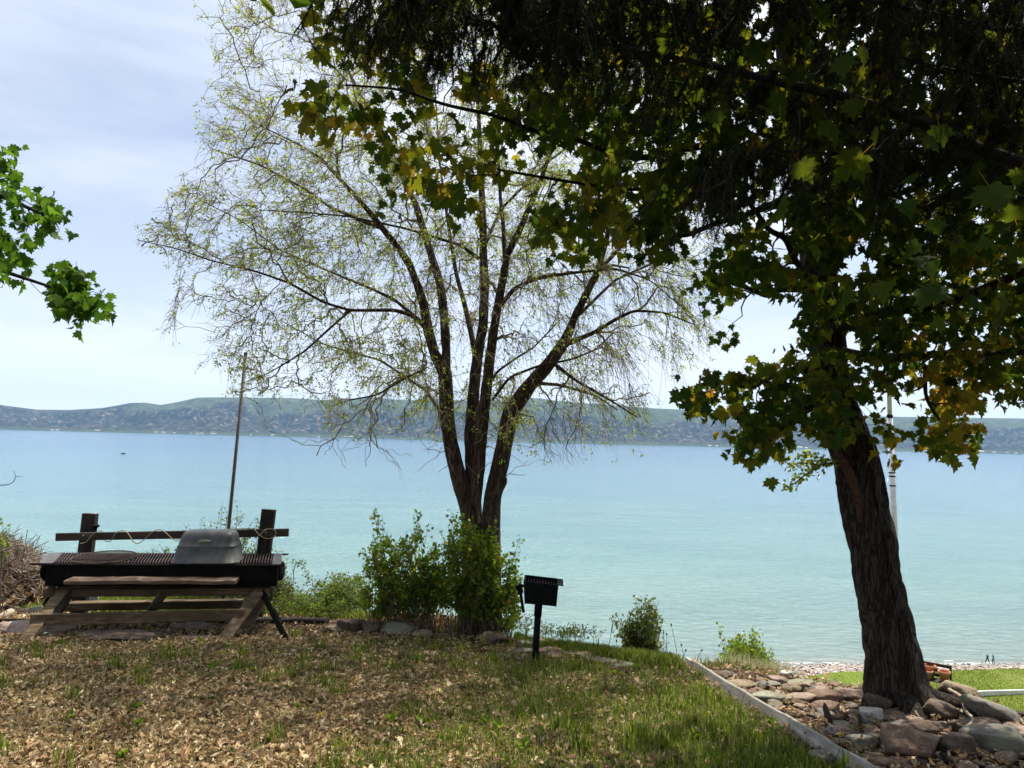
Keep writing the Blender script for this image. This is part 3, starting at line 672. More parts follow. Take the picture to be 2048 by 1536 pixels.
nc_ = [(1690, 110, 1.9), (1560, 370, 2.1), (1555, 390, 2.15), (1600, 60, 2.2), (1780, 400, 1.9), (1860, 560, 2.0), (1960, 460, 1.8), (1800, 480, 2.2), (1700, 600, 2.4), (1900, 640, 2.3), (1980, 600, 2.1), (1450, 220, 2.3), (1330, 60, 2.4), (1650, 250, 2.2), (1730, 300, 2.1), (1850, 300, 2.2), (1990, 380, 2.0), (1640, 480, 2.5), (1760, 560, 2.3), (1500, 90, 2.3), (1560, 180, 2.4)]
cn2 = np.array([P(a + dx_, b_ + dy_, Y) for a, b_, Y in nc_ for dx_, dy_ in ((0, 0), (45, -40))])
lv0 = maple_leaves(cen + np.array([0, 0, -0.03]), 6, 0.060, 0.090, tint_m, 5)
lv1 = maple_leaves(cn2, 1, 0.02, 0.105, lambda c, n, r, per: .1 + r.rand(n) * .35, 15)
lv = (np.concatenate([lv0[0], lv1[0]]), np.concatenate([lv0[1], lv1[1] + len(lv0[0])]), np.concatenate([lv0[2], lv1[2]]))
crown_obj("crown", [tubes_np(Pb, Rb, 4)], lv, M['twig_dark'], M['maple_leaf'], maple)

def shade_cloud(n, lo, hi, seed, thr, sc, margin=-50, cond=None):
    r = rs(seed); c = r.uniform(lo, hi, (n, 3)); pp, d = proj(c)
    keep = (d < 0.3) | (pp[:, 1] < margin) | (pp[:, 0] < -260) | (pp[:, 0] > 2320)
    # clumps measured across the light
    q = c - SD * (c[:, 2:3] / SD[2])
    keep &= fbm(q[:, 0] * sc, q[:, 1] * sc, 3, seed) > (thr(q) if callable(thr) else thr)
    if cond is not None: keep &= cond(c, q)
    return c[keep]
# maple upper crown, unseen overhead; leaf clumps placed and thinned to shape ground shade
def off_view(Pp, Rr):
    pj, d = proj(Pp.reshape(-1, 3)); bad = (d > .2) & (pj[:, 1] > -25) & (pj[:, 1] < 1500) & (pj[:, 0] > -25) & (pj[:, 0] < 2070); bad = bad.reshape(len(Pp), -1).any(1)
    return Pp[~bad], Rr[~bad]
up = shade_cloud(3000, (-2.0, 1.5, 4.0), (7.0, 10.0, 8.5), 61, lambda q: np.where(((q[:, 0] > .4) & (q[:, 1] < 5.3)) | (q[:, 1] < 3.5), -.5, np.where(q[:, 0] > 2.6, .05, .27)), 0.8)
up2, Ru = g.grow(up[:500], 0.02, 0.004, 6, -0.05, 0.04); up2, Ru = off_view(up2, Ru)
lv = maple_leaves(up, 6, 0.13, 0.17, lambda c, n, r, per: r.rand(n) * 0.6, 8, True)
crown_obj("shade_crown", [tubes_np(up2, Ru, 4)], lv, M['twig_dark'], M['maple_leaf'], maple)

# ---- second maple, at the left, reaching in from outside
lroot = G(-560, 1420); YL = 4.7
lm = empty("maple_tree", lroot, "green leaved maple whose branch tips hang in at the left edge", "tree")
tp = np.array([lroot - [0, 0, .1], lroot + [0.05, 0, 1.2], lroot + [0.1, .05, 2.6], lroot + [0.3, 0, 4.2], lroot + [0.3, -.1, 6.5]])
V, F_ = bark_tube(tp, [0.2, 0.17, 0.15, 0.11, 0.05], 0.05, 40, 0.012, 8, 0.4, 0.12); mesh_obj("trunk", V, F_, M['bark_maple'], lm)
lls = []
for l in ([(0, 0, 2.2), (-250, 480, 4.7, 20), (0, 540, 4.7, 9), (105, 575, 4.6, 6), (185, 605, 4.6, 3)],
          [(0, 0, 2.6), (-250, 350, 4.6, 26), (0, 390, 4.6, 11), (110, 440, 4.5, 5)],
          [(0, 0, 3.0), (-260, 180, 4.6, 22), (-40, 300, 4.5, 8), (20, 340, 4.5, 5)]):
    p_ = [lroot + np.array([0.1, 0, l[0][2]])] + [P(a, b_, Y) for a, b_, Y, w in l[1:]]; r_ = [0.06] + [w / 2 / FOC * Y for a, b_, Y, w in l[1:]]
    lls.append((np.array(p_), np.array(r_))); V, F_ = bark_tube(p_, r_, 0.05, 10, 0.003, 4); mesh_obj("limb", V, F_, M['bark_maple'], lm)
for e_ in ((-1.5, 0.5, 6.0), (0.6, -1.0, 6.6), (-0.6, 2.2, 7.0)):
    p_ = np.array([lroot + [0.2, 0, 3.2], lroot + np.array(e_) * [.5, .5, .8], lroot + np.array(e_)]); r_ = np.array([.07, .05, .02])
    lls.append((p_, r_)); V, F_ = bark_tube(p_, r_, 0.06, 10, 0.003, 4); mesh_obj("limb", V, F_, M['bark_maple'], lm)
LP_ = [[(-400, 240), (0, 262), (30, 300), (40, 340), (70, 365), (105, 385), (140, 435), (120, 470), (60, 470), (20, 500), (45, 550), (20, 570), (-400, 560)],
       [(95, 545), (140, 520), (165, 560), (205, 590), (185, 625), (155, 645), (100, 610)]]
r = rs(21); n = 900; px_ = r.uniform(-400, 215, n); py_ = r.uniform(240, 650, n); ok = inpoly(px_, py_, LP_[0]) & (r.rand(n) < 0.55)
ok |= inpoly(px_, py_, LP_[1]); ok &= ~((px_ < 60) & (np.abs(py_ - 500) < 14) & (px_ > 0))
cen = np.array([P(a, b_, Y) for a, b_, Y in zip(px_[ok], py_[ok], 4.55 + r.randn(ok.sum()) * 0.13)])
extra = [P(a, b_, 4.6) for a, b_ in [(110, 560), (130, 540), (120, 590), (145, 600), (160, 620), (180, 600), (150, 570), (195, 592), (125, 610), (135, 575)]]
cen = np.vstack([cen, extra]); g2 = Grow(lls)
Pb, Rb = g2.grow(cen[r.rand(len(cen)) < .6], 0.008, 0.002, 6, -.04, .04)
lv = maple_leaves(cen, 5, 0.042, 0.078, lambda c, n, r, per: r.rand(n), 9); crown_obj("crown", [tubes_np(Pb, Rb, 4)], lv, M['twig_dark'], M['maple_leaf_green'], lm)
up = shade_cloud(1900, (-9.0, 1.5, 4.5), (-0.5, 10.5, 9.5), 62, lambda q: np.where((q[:, 1] > 7.3) & (q[:, 1] < 8.6), .10, .45), 0.75, -60)  # unseen leaf clumps overhead, added and thinned for the shade they cast
up2, Ru = g2.grow(up[:350], 0.02, 0.004, 6, -0.05, 0.04); up2, Ru = off_view(up2, Ru)
lv = maple_leaves(up, 6, 0.14, 0.18, lambda c, n, r, per: r.rand(n), 10, True); crown_obj("shade_crown", [tubes_np(up2, Ru, 4)], lv, M['twig_dark'], M['maple_leaf_green'], lm)

# ---- spruce reaching in from the right, twigs hanging along the top
sroot = G(2900, 1500); sroot = np.array([4.6, 2.4, zz(4.6, 2.4)])
sp = empty("spruce_tree", sroot, "dark spruce with needled twigs hanging down across the top of the view", "tree")
V, F_ = bark_tube([sroot - [0, 0, .1], sroot + [0, 0, 3], sroot + [0, 0, 8]], [0.24, 0.2, 0.1], 0.08, 30, 0.012, 15, .3); mesh_obj("trunk", V, F_, M['bark_maple'], sp)
sb = [[(2500, 470, 60, 2.9), (2100, 345, 40, 2.9), (1960, 300, 36, 3.0), (1830, 240, 32, 3.1), (1700, 195, 28, 3.2), (1560, 165, 24, 3.2), (1420, 130, 20, 3.2), (1270, 100, 13, 3.2), (1120, 70, 8, 3.1)],
      [(2500, 250, 40, 2.6), (2000, 60, 20, 2.5), (1600, -30, 16, 2.5), (1200, -30, 12, 2.5), (900, -50, 9, 2.5), (680, -60, 6, 2.5)],
      [(2500, 150, 40, 2.2), (1900, -60, 20, 2.2), (1500, -80, 14, 2.2), (1100, -90, 10, 2.2)],
      [(1900, 270, 14, 3.0), (1700, 310, 11, 2.7), (1550, 300, 9, 2.6), (1440, 330, 6, 2.6), (1400, 360, 4, 2.6)],
      [(2400, 330, 20, 2.6), (2150, 180, 14, 2.5), (1900, 140, 10, 2.5), (1750, 100, 7, 2.5)],
      [(1850, 420, 8, 3.3), (1640, 325, 10, 3.4), (1500, 300, 4, 3.4)]]
sb_np = []; M['spruce_bark'] = plain_mat('spruce_bark', (0.012, 0.009, 0.007), (0.04, 0.03, 0.024), 30, .95, 0, .6, .006)
for k, l in enumerate(sb):
    p_, r_ = limb_px(l); p_[0] = p_[0] if k in (3, 5) else sroot + np.array([0, 0, p_[0][2] - sroot[2] + .1]); sb_np.append((p_, r_))
    V, F_ = bark_tube(p_, r_ * .72, 0.05, 12, 0.003, 30 + k); mesh_obj("branch", V, F_, M['spruce_bark'], sp)
r = rs(41); tw = []
def hang(p0, ln, lean=0.35):
    d = np.array([r.randn() * lean - .1, r.randn() * lean, -1.0]); d /= np.linalg.norm(d)
    k = np.linspace(0, 1, 5)[:, None]; side = np.array([r.randn(), r.randn(), 0]) * 0.06 * ln
    return p0 + d * ln * k + side * (k * (1 - k)) * 4 + r.randn(5, 3) * 0.003 * (k > 0)
for k, (p_, r_) in enumerate(sb_np):
    q, rr, _ = ring_path(p_, r_, 0.03)
    pp, d = proj(q)
    for i in range(len(q)):
        if d[i] < .3 or pp[i, 0] > 2200 or pp[i, 0] < 640: continue
        dens = (1.5, 2.6, 2.0, 1.8, 1.8, .8)[k] * (1.5 if pp[i, 0] < 1350 else 1.0) * (1 if pp[i, 0] > 800 else 0.6)
        for _ in range(r.poisson(dens)):
            ln = r.uniform(0.08, 0.30) * (1.3 if k in (1, 2) else 0.95)
            p0 = q[i] + r.randn(3) * [0.10, 0.12, 0.02]
            path = hang(p0, ln); tw.append(path)
            for _ in range(r.poisson(2.2)):
                j = r.randint(1, 4); tw.append(hang(path[j], ln * r.uniform(.3, .6), 0.7))
for px0, py0, ln in [(1500, 290, .26), (1460, 320, .27), (1420, 340, .22), (1395, 370, .17), (1535, 300, .20), (1440, 350, .25), (1480, 300, .3), (870, 60, .20), (885, 90, .16), (900, 50, .22), (765, 0, .26), (765, 60, .2), (1010, 60, .2), (1060, 80, .2), (1200, 150, .2), (1230, 130, .25), (720, 0, .25), (680, -20, .2), (820, 20, .26), (945, 30, .28), (975, 90, .22), (1110, 60, .3), (1150, 100, .25), (1090, 20, .3), (1300, 150, .25), (1350, 180, .3)]:
    for _ in range(6): tw.append(hang(P(px0 + r.randn() * 14, py0 + r.randn() * 12, 2.6 + r.randn() * .06), ln, .25))
tw = np.array(tw); twv = tubes_np(tw, np.tile(np.linspace(.0028, .0012, 5), (len(tw), 1)), 4)
nn = 130; T_ = len(tw); u = r.rand(T_, nn) * 4; i0 = np.minimum(u.astype(int), 3); fr = (u - i0)[:, :, None]
ii = np.arange(T_)[:, None]; base = tw[ii, i0] * (1 - fr) + tw[ii, i0 + 1] * fr; td = tw[ii, i0 + 1] - tw[ii, i0]; td /= np.linalg.norm(td, axis=2, keepdims=True)
rd = r.randn(T_, nn, 3); rd -= td * np.sum(rd * td, 2, keepdims=True); rd /= np.linalg.norm(rd, axis=2, keepdims=True)
nd = (rd * 0.85 + td * 0.55).reshape(-1, 3); NT = np.array([(-.05, 0, 0), (.05, 0, 0), (0, 1, 0)]); NF = np.array([[0, 1, 2]])
M['needle'] = leaf_mat("spruce_needle", [(0, (0.006, 0.012, 0.006)), (1, (0.02, 0.032, 0.012))], 0.2, [(0, (0.01, 0.02, 0.006)), (1, (0.03, 0.045, 0.012))])
V, F_, tt = stamp(NT, NF, base.reshape(-1, 3), nd, rd.reshape(-1, 3) * 0 + unit(len(nd), r), r.uniform(.015, .025, len(nd)), r.rand(len(nd)))
crown_obj("crown", [twv], (V, F_, tt), M['twig_dark'], M['needle'], sp)
M['cone'] = plain_mat("red_brown_cone", (0.02, 0.006, 0.005), (0.06, 0.018, 0.014), 60, 0.8)
# unseen spruce foliage added above and behind the viewer to block skylight
r = rs(43); c = r.uniform((-5, -8, 2.8), (9, 1.6, 9), (2600, 3)); cp_, cd_ = proj(c); c = c[((cd_ < -.7) | ((cd_ > 1.0) & (cp_[:, 1] < -250 - 700 / np.maximum(cd_, .3)))) & (np.hypot(c[:, 0], c[:, 1]) > 1.2)]
c = np.repeat(c, 9, 0) + r.randn(len(c) * 9, 3) * .16
V, F_, tt = stamp(LS * [.35, 1, 1], LSF, c, r.randn(len(c), 3) + [0, 0, -.5], r.randn(len(c), 3), r.uniform(.18, .36, len(c)), r.rand(len(c))); mesh_obj("rear_shade_foliage", V, F_, M['needle'], sp, False, None, tt)
for a, b_, s_ in [(1392, 452, 1.0), (1400, 375, 1.0), (1060, 200, .9), (950, 150, .9), (1135, 140, .8), (810, 60, .8), (1325, 170, .9), (1900, 250, 1.2), (1870, 235, 1.0)]:
    q = P(a, b_, 2.6); mb = MB(); L_ = .05 * s_
    mb.lathe(q, [(0.001, 0), (.006, -.004), (.009, -.015), (.009, -.03), (.006, -.043), (0.0008, -.052)], 10, (.25, 0, 1)); mb.build("cone", M['cone'], sp, True)

# ---- forked elm in the middle
er = G(965, 1258); YE = er[1]
elm = empty("elm_tree", er, "tall multi stemmed elm with sparse spring leaves forking behind the shrubs", "tree")
def Yf(dy): return YE + dy
E_ = [
 [(958, 1272, 92, 0), (954, 1200, 76, 0), (949, 1120, 70, 0), (944, 1050, 62, 0), (936, 1015, 56, 0), (918, 955, 52, 0), (902, 890, 47, 0), (894, 840, 46, 0), (890, 745, 42, 0), (868, 705, 32, -.05), (855, 657, 31, -.1), (848, 612, 28, -.15), (837, 577, 26, -.2), (819, 528, 24, -.3), (797, 497, 22, -.35), (766, 457, 21, -.45), (727, 409, 17, -.6), (699, 379, 15, -.7), (644, 318, 11, -.9), (600, 290, 8, -1), (517, 250, 5, -1.1)],
 [(890, 750, 34, 0), (892, 700, 30, .05), (889, 640, 29, .1), (884, 590, 28, .15), (877, 555, 27, .2), (864, 515, 25, .25), (853, 480, 23, .3), (833, 413, 21, .4), (812, 370, 19, .45), (791, 321, 16, .5), (760, 264, 13, .55), (698, 146, 11, .6), (663, 82, 8, .7), (625, 10, 6, .8), (580, -90, 4, .9)],
 [(853, 657, 20, -.1), (828, 632, 16, -.2), (789, 620, 13, -.35), (700, 621, 10, -.6), (647, 605, 9, -.7), (581, 567, 8, -.9), (516, 544, 7, -1), (422, 521, 5, -1.1), (352, 497, 4, -1.2), (275, 480, 2.5, -1.3)],
 [(828, 632, 13, -.2), (790, 600, 11, -.1), (744, 578, 9, 0), (700, 560, 8, .1), (640, 535, 6, .2), (560, 500, 5, .3), (480, 440, 4, .4), (400, 400, 3, .5)],
 [(700, 621, 9, -.6), (656, 660, 8, -.8), (609, 703, 6.5, -.95), (540, 745, 4, -1.1), (480, 768, 2.5, -1.2)],
 [(766, 457, 15, -.45), (713, 437, 12, -.3), (661, 415, 10, -.15), (600, 372, 8, 0), (520, 330, 6, .2), (430, 300, 4, .3)],
 [(838, 745, 8, -.1), (855, 735, 9, -.1), (800, 762, 7, -.4), (755, 790, 6, -.6), (700, 800, 5, -.8)],
 [(946, 1060, 60, .1), (948, 1000, 46, .1), (944, 953, 44, .1), (941, 865, 40, .1), (948, 776, 36, .15), (955, 710, 34, .2), (966, 648, 31, .2), (970, 577, 29, .25), (966, 511, 26, .3), (966, 444, 24, .35), (964, 393, 22, .4), (958, 250, 15, .5), (950, 120, 12, .6), (935, -20, 9, .7), (920, -250, 6, .8)],
 [(950, 1010, 40, -.1), (957, 940, 40, -.1), (961, 887, 38, -.1), (970, 800, 35, -.15), (979, 720, 32, -.15), (992, 630, 29, -.2), (1005, 564, 26, -.2), (1014, 511, 24, -.25), (1041, 457, 20, -.3), (1063, 404, 18, -.35), (1085, 350, 15, -.4), (1120, 250, 12, -.5), (1150, 100, 9, -.6), (1180, -80, 6, -.7)],
 [(1010, 515, 17, -.25), (1006, 444, 14, -.1), (1001, 400, 12, 0), (995, 280, 9, .1), (1010, 140, 7, .3), (1030, -20, 5, .4)],
 [(955, 740, 20, .25), (946, 683, 19, .4), (930, 612, 16, .6), (912, 546, 13, .8), (895, 440, 10, 1.0), (880, 330, 7, 1.2), (870, 180, 5, 1.4)],
 [(957, 517, 13, .3), (921, 490, 11, .1), (864, 473, 9, -.1), (811, 457, 8, -.2), (700, 433, 6, -.5), (610, 425, 5, -.7), (520, 420, 3, -.8)],
 [(1000, 612, 16, -.2), (1028, 577, 14, -.3), (1076, 555, 12, -.5), (1143, 546, 10, -.7), (1231, 537, 8, -.9), (1300, 560, 5, -1.1), (1370, 620, 3, -1.2)],
 [(980, 1262, 80, -.05), (980, 1120, 68, -.05), (981, 1055, 62, -.05), (986, 989, 56, -.05), (1000, 931, 54, -.05), (1010, 878, 50, -.1), (1023, 820, 52, -.1), (1063, 767, 46, -.15), (1098, 728, 42, -.2), (1130, 683, 34, -.25), (1147, 640, 26, -.25), (1169, 595, 24, -.3), (1196, 542, 22, -.35), (1213, 480, 19, -.4), (1222, 427, 17, -.45), (1240, 330, 13, -.5), (1260, 200, 9, -.6), (1290, 60, 7, -.7)],
 [(1203, 535, 14, -.35), (1231, 506, 13, -.2), (1249, 484, 12, -.1), (1300, 420, 9, 0), (1370, 350, 6, .1), (1440, 300, 4, .2)],
 [(1128, 690, 20, -.25), (1187, 666, 14, -.4), (1231, 639, 12, -.5), (1267, 621, 10, -.6), (1330, 625, 7, -.8), (1390, 650, 4, -.9)],
 [(985, 800, 10, -.15), (1019, 754, 9, -.3), (1076, 732, 8, -.5), (1143, 719, 7, -.6), (1190, 700, 6, -.8), (1227, 665, 4, -.9)],
 [(978, 775, 9, -.15), (992, 745, 9, -.05), (1028, 719, 8, .1), (1067, 695, 6, .2), (1120, 640, 4, .4)],
 [(1098, 720, 14, -.2), (1150, 760, 10, -.5), (1220, 800, 7, -.7), (1275, 835, 4, -.8)],
 [(1060, 765, 14, -.1), (1120, 770, 10, .3), (1190, 790, 7, .5), (1235, 820, 4, .6)],
 [(1147, 640, 12, -.2), (1230, 560, 9, .3), (1320, 520, 7, .6), (1410, 520, 4, .8)],
 [(966, 500, 12, .3), (1000, 420, 10, .7), (1100, 320, 8, 1.1), (1200, 250, 6, 1.4)],
 [(894, 840, 12, .1), (850, 780, 9, .6), (760, 720, 7, 1.0), (650, 690, 5, 1.4), (560, 640, 3, 1.6)],
]
elp = []
for k, l in enumerate(E_):
    p_, r_ = limb_px([(a, b_, w * .62, YE + d) for a, b_, w, d in l]); elp.append((p_, r_))
    big_ = l[0][2] > 30
    V, F_ = bark_tube(p_, r_, 0.03 if big_ else 0.05, 48 if big_ else 14, 0.009 if big_ else 0.002, 50 + k, 0.25 if k in (0, 13) else 0)
    mesh_obj("trunk" if k in (0, 13) else "limb", V, F_, M['bark_elm'], elm)
st = MB(); p0 = P(979, 968, YE - .1)
st.tube([p0, P(983, 948, YE - .12), P(984, 932, YE - .14)], [.035, .02, .008], 8); st.tube([P(1000, 985, YE - .08), P(1011, 965, YE - .12), P(1013, 955, YE - .13)], [.03, .022, .008], 8)
st.build("broken_stub", M['bark_elm'], elm)
r = rs(71)
Cc = P(885, 385, YE); RX, RZ, RY = 3.92, 3.85, 2.0
def inside(p, k=1.0): return (((p - Cc) / np.array([RX, RY, RZ]) / k) ** 2).sum(1) < 1
def samp(n, power=0.42):
    d = unit(n, r); t = r.rand(n) ** power
    return Cc + d * t[:, None] * np.array([RX, RY, RZ])
OUTL = np.array([(-600, 250), (-200, 330), (0, 378), (130, 425), (240, 385), (300, 395), (400, 328), (470, 270), (500, 262), (545, 345), (610, 345), (680, 288), (720, 340), (770, 430), (830, 520), (1000, 560)], float)
def in_outline(p, k=8):
    pp, _ = proj(p); b_ = np.interp(pp[:, 1], OUTL[:, 0], OUTL[:, 1]); return pp[:, 0] > b_ + k * fbm(pp[:, 1] / 14, pp[:, 1] * 0, 2, 4) - k * .3
ge = Grow(elp)
T1 = samp(420, 0.33); T1 = T1[(proj(T1)[0][:, 1] > -200) & in_outline(T1)]
P1, R1 = ge.grow(T1, 0.032, 0.008, 8, 0.10, 0.035, back=0.9)
T2 = samp(3000, 0.36); pj = proj(T2)[0]; T2 = T2[(pj[:, 1] > -110) & in_outline(T2)]
P2, R2 = ge.grow(T2, 0.011, 0.0032, 6, 0.05, 0.05, back=0.8)
sel = r.randint(0, len(P2), 15000); kk = r.randint(1, 6, 15000); p0 = P2[sel, kk]
# shoots from larger wood too
s2 = r.randint(0, len(P1), 2600); k2 = r.randint(2, 8, 2600); p0 = np.vstack([p0, P1[s2, k2]])
out_ = (p0 - Cc); out_ /= np.linalg.norm(out_, axis=1)[:, None]
pj = proj(p0)[0]; hangf = np.clip((pj[:, 0] - 1000) / 300, 0.0, 1.0) * np.clip((pj[:, 1] - 350) / 250, 0, 1) * .4
dirs = out_ * 0.65 + unit(len(p0), r) * 0.65 + np.array([0, 0, -0.02]) + hangf[:, None] * np.array([0, 0, -1.1])
dirs /= np.linalg.norm(dirs, axis=1)[:, None]; ln = r.uniform(.12, .42, len(p0)) * (1 + .9 * hangf)
u = np.linspace(0, 1, 4)[None, :, None]
P3 = p0[:, None] + dirs[:, None] * ln[:, None, None] * u + np.array([0, 0, -1.0]) * (ln * (.12 + .25 * hangf))[:, None, None] * u ** 2 + r.randn(len(p0), 4, 3) * .012 * (u > 0)
R3 = np.tile(np.linspace(.0028, .0014, 4), (len(p0), 1))
okl = in_outline(P3[:, 3], 18) & (proj(P3[:, 0])[0][:, 1] > -60); P3, R3 = P3[okl], R3[okl]; low = proj(P3[:, 3])[0]; lim_ = 930 + 40 * fbm(low[:, 0] / 60, low[:, 0] * 0, 3, 9); ok = low[:, 1] < np.where(low[:, 0] > 1000, lim_, np.where(low[:, 0] < 640, 800 , 890)); P3, R3 = P3[ok], R3[ok]; 
M['elm_leaf'] = leaf_mat("elm_leaf", [(0, (0.06, 0.10, 0.015)), (.6, (0.18, 0.23, 0.035)), (1, (0.32, 0.34, 0.06))], 0.5, [(0, (0.30, 0.42, 0.03)), (1, (0.74, 0.78, 0.12))])
dn = fbm(P3[:, 3, 0] * 1.3, P3[:, 3, 2] * 1.3, 3, 17)
q = np.where(r.rand(len(P3)) < 0.60 + 0.9 * dn)[0]
c = np.repeat(P3[q, r.randint(1, 4, len(q))], 8, 0) + r.randn(len(q) * 8, 3) * .020
EL = np.array([(0, 0, 0), (.24, .35, .04), (.2, .7, .03), (0, 1, -.05), (-.2, .7, .03), (-.24, .35, .04)]); ELF = np.array([[0, 1, 2], [0, 2, 3], [0, 3, 4], [0, 4, 5]])
V, F_, tt = stamp(EL, ELF, c, r.randn(len(c), 3) + [0, 0, -.2], r.randn(len(c), 3) + [0, 0, .6], r.uniform(.016, .042, len(c)), r.rand(len(c)))
crown_obj("crown", [tubes_np(P1, R1, 5), tubes_np(P2, R2, 3), tubes_np(P3, R3, 3)], (V, F_, tt), M['twig_pale'], M['elm_leaf'], elm)
# leafy sprig sprouting from the maple trunk
sg = [limb_px(l) for l in ([(1672, 925, 6, YM - .1), (1640, 930, 4, YM - .15), (1600, 925, 3, YM - .2), (1575, 935, 2, YM - .2)], [(1640, 930, 4, YM - .15), (1610, 950, 3, YM - .2), (1585, 970, 2, YM - .25), (1570, 975, 1, YM - .25)], [(1655, 928, 4, YM - .1), (1640, 915, 2, YM - .1), (1600, 910, 2, YM - .1)])]
mb = MB(); cc_ = []
for p_, r_ in sg:
    mb.tube(p_, np.maximum(r_, .002), 5)
    q, _, _ = ring_path(p_, r_, .012)
    cc_ += [x + r.randn(3) * .025 for x in q for _ in range(4)]
mb.build("sprig", M['twig_dark'], maple); cc_ = np.array(cc_)
V, F_, tt = stamp(EL * [1.5, 1, 1], ELF, cc_, r.randn(len(cc_), 3), r.randn(len(cc_), 3), r.uniform(.02, .04, len(cc_)), r.rand(len(cc_)))
mesh_obj("sprig_leaves", V, F_, M['elm_leaf'], maple, False, None, tt)

# ------------------------------------------------------------------ long barbecue on its timber frame
YF_, YB_ = 8.40, 9.13
zt = 0.045
def atz(px, z, py_guess=1100):
    """point on the ray column px at height z, by row guess"""
    return G(px, py_guess, z, 0.0)
def quadbox(mb, a, b_, c, d, dz, t=0.0):
    """horizontal quad a b c d (front-left, front-right, back-right, back-left) extruded down by dz"""
    q = [np.asarray(v, float) for v in (a, b_, c, d)]; dn = np.array([0, 0, -dz]); return mb.hexa([v + dn for v in q] + q, t)
FL, FR, BR, BL = G(92, 1128, zt, 0), G(556, 1130, zt, 0), G(560, 1109, zt, 0), G(112, 1107, zt, 0)
bq = empty("barbecue", (np.mean([FL[0], FR[0]]), 8.6, zz(-3.8, 8.6)), "long black steel trough barbecue with rusty bar grates on a weathered timber A-frame stand", "barbecue")
ex = FR - FL; ey = BL - FL; Z = np.array([0, 0, 1.0])
def L3(u, v, z): return FL * (1 - u) * (1 - v) + FR * u * (1 - v) + BR * u * v + BL * (1 - u) * v + Z * z
# trough: half-round drum section with end plates
mb = MB(); K = 15; V = []
prof = [(0.0, -.015), (0.0, -.12), (0.005, -.215), (.03, -.25), (.15, -.265), (.85, -.265), (.97, -.25), (.995, -.215), (1, -.12), (1, -.015)]
for u in np.linspace(0, 1, K):
    for v, z in prof: V.append(L3(u, v, z + 0.004 * rng.randn()))
n = len(prof); mb.add(V, [[k * n + i, k * n + i + 1, (k + 1) * n + i + 1, (k + 1) * n + i] for k in range(K - 1) for i in range(n - 1)] + [[i for i in range(n)], [(K - 1) * n + i for i in range(n)]])
mb.build("trough", M['steel'], bq, False)
mb = MB()
for u, s_ in ((-0.012, 1), (1.012, 1)):
    mb = MB(); mb.lathe(L3(u, .5, -.14) - np.array([.02, 0, 0]), [(0.001, 0), (.11, 0), (.115, .01), (.115, .03), (.10, .04), (0.001, .04)], 20, (1, 0, 0)); mb.build("end_drum", M['steel'], bq, True)
mb = MB()
for u, v, l in ((0, 0, 1),):
    quadbox(mb, L3(-.005, -.03, 0), L3(1.005, -.03, 0), L3(1.005, .025, 0), L3(-.005, .025, 0), .02)
    quadbox(mb, L3(-.005, .975, 0), L3(1.005, .975, 0), L3(1.005, 1.02, 0), L3(-.005, 1.02, 0), .02)
mb.tube([G(60, 1128, zt - .005, 0), G(568, 1130, zt - .005, 0)], .011, 8); mb.tube([G(97, 1107.5, zt, 0), G(577, 1108.5, zt, 0)], .010, 8)
mb.build("rim", M['steel'], bq)
for u0, u1, nm in ((-.03, .028, 0), (.972, 1.012, 1)):
    mb = MB(); quadbox(mb, L3(u0, .0, .012), L3(u1, .0, .012), L3(u1, 1, .012), L3(u0, 1, .012), .012); mb.build("end_plate", M['tray'], bq)
for (u0, u1) in ((.035, .34), (.345, .63), (.635, .965)):
    mb = MB(); nb = int((u1 - u0) / .0125)
    for i in range(nb + 1):
        u = u0 + (u1 - u0) * i / nb; mb.bar(L3(u, .02, .012), L3(u, .98, .012), .014, .012)
    for v in (.03, .5, .97): mb.bar(L3(u0, v, 0.0), L3(u1, v, 0.0), .02, .012)
    mb.build("grate", M['rust'], bq)
# frame timbers
def gp(px, py): return G(px, py)
legs = [((45, 1282), (131, 1178, 8.42), .135), ((84, 1264), (141, 1184, 8.75), .12), ((441, 1283), (521, 1180, 8.62), .135), ((486, 1262), (528, 1196, 9.0), .10)]
for a, b_, w in legs:
    p = gp(*a) - [0, 0, .04]; q = P(*b_); mb = MB(); mb.bar(p, q, w, .045, up=(0, -1, .25), nseg=6, wob=.001); mb.build("leg", M['wood_old'], bq)
def board(name, a, b_, h, t, mat, up=(0, 0, 1), n=8, wob=.0015):
    mb = MB(); mb.bar(P(*a), P(*b_), t, h, up, nseg=n, wob=wob); return mb.build(name, mat, bq)
board("bench_board", (62, 1240, 7.98), (488, 1229, 8.28), .125, .05, M['wood_old'])
board("bench_board", (126, 1212, 9.1), (486, 1207, 9.2), .10, .14, M['wood_old'])
board("top_rail", (88, 1186, 8.40), (548, 1183, 8.66), .085, .05, M['wood_old'])
board("top_rail", (110, 1176, 9.05), (545, 1172, 9.2), .08, .05, M['wood_old'])
board("cross_beam", (100, 1185, 8.36), (112, 1172, 9.1), .10, .06, M['wood_old']); board("cross_beam", (535, 1186, 8.6), (544, 1172, 9.2), .10, .06, M['wood_old'])
board("brace", (330, 1183, 8.36), (304, 1219, 8.55), .10, .04, M['wood_old'], up=(1, 0, .4), n=3)
mb = MB(); mb.bar(P(524, 1184, 8.60), gp(573, 1279), .06, .035, (0, -1, .2), nseg=4); mb.bar(P(545, 1222, 8.45), P(560, 1250, 8.3), .075, .045, (0, -1, .2)); mb.build("steel_strut", M['steel'], bq)
pl = MB(); pl.bar(P(137, 1161, 8.12), P(475, 1161, 8.40), .24, .042, nseg=14, wob=.003)
o = pl.build("shelf_plank", M['wood_red']); tag(o, "reddish weathered plank lying along the front of the long barbecue", "plank")

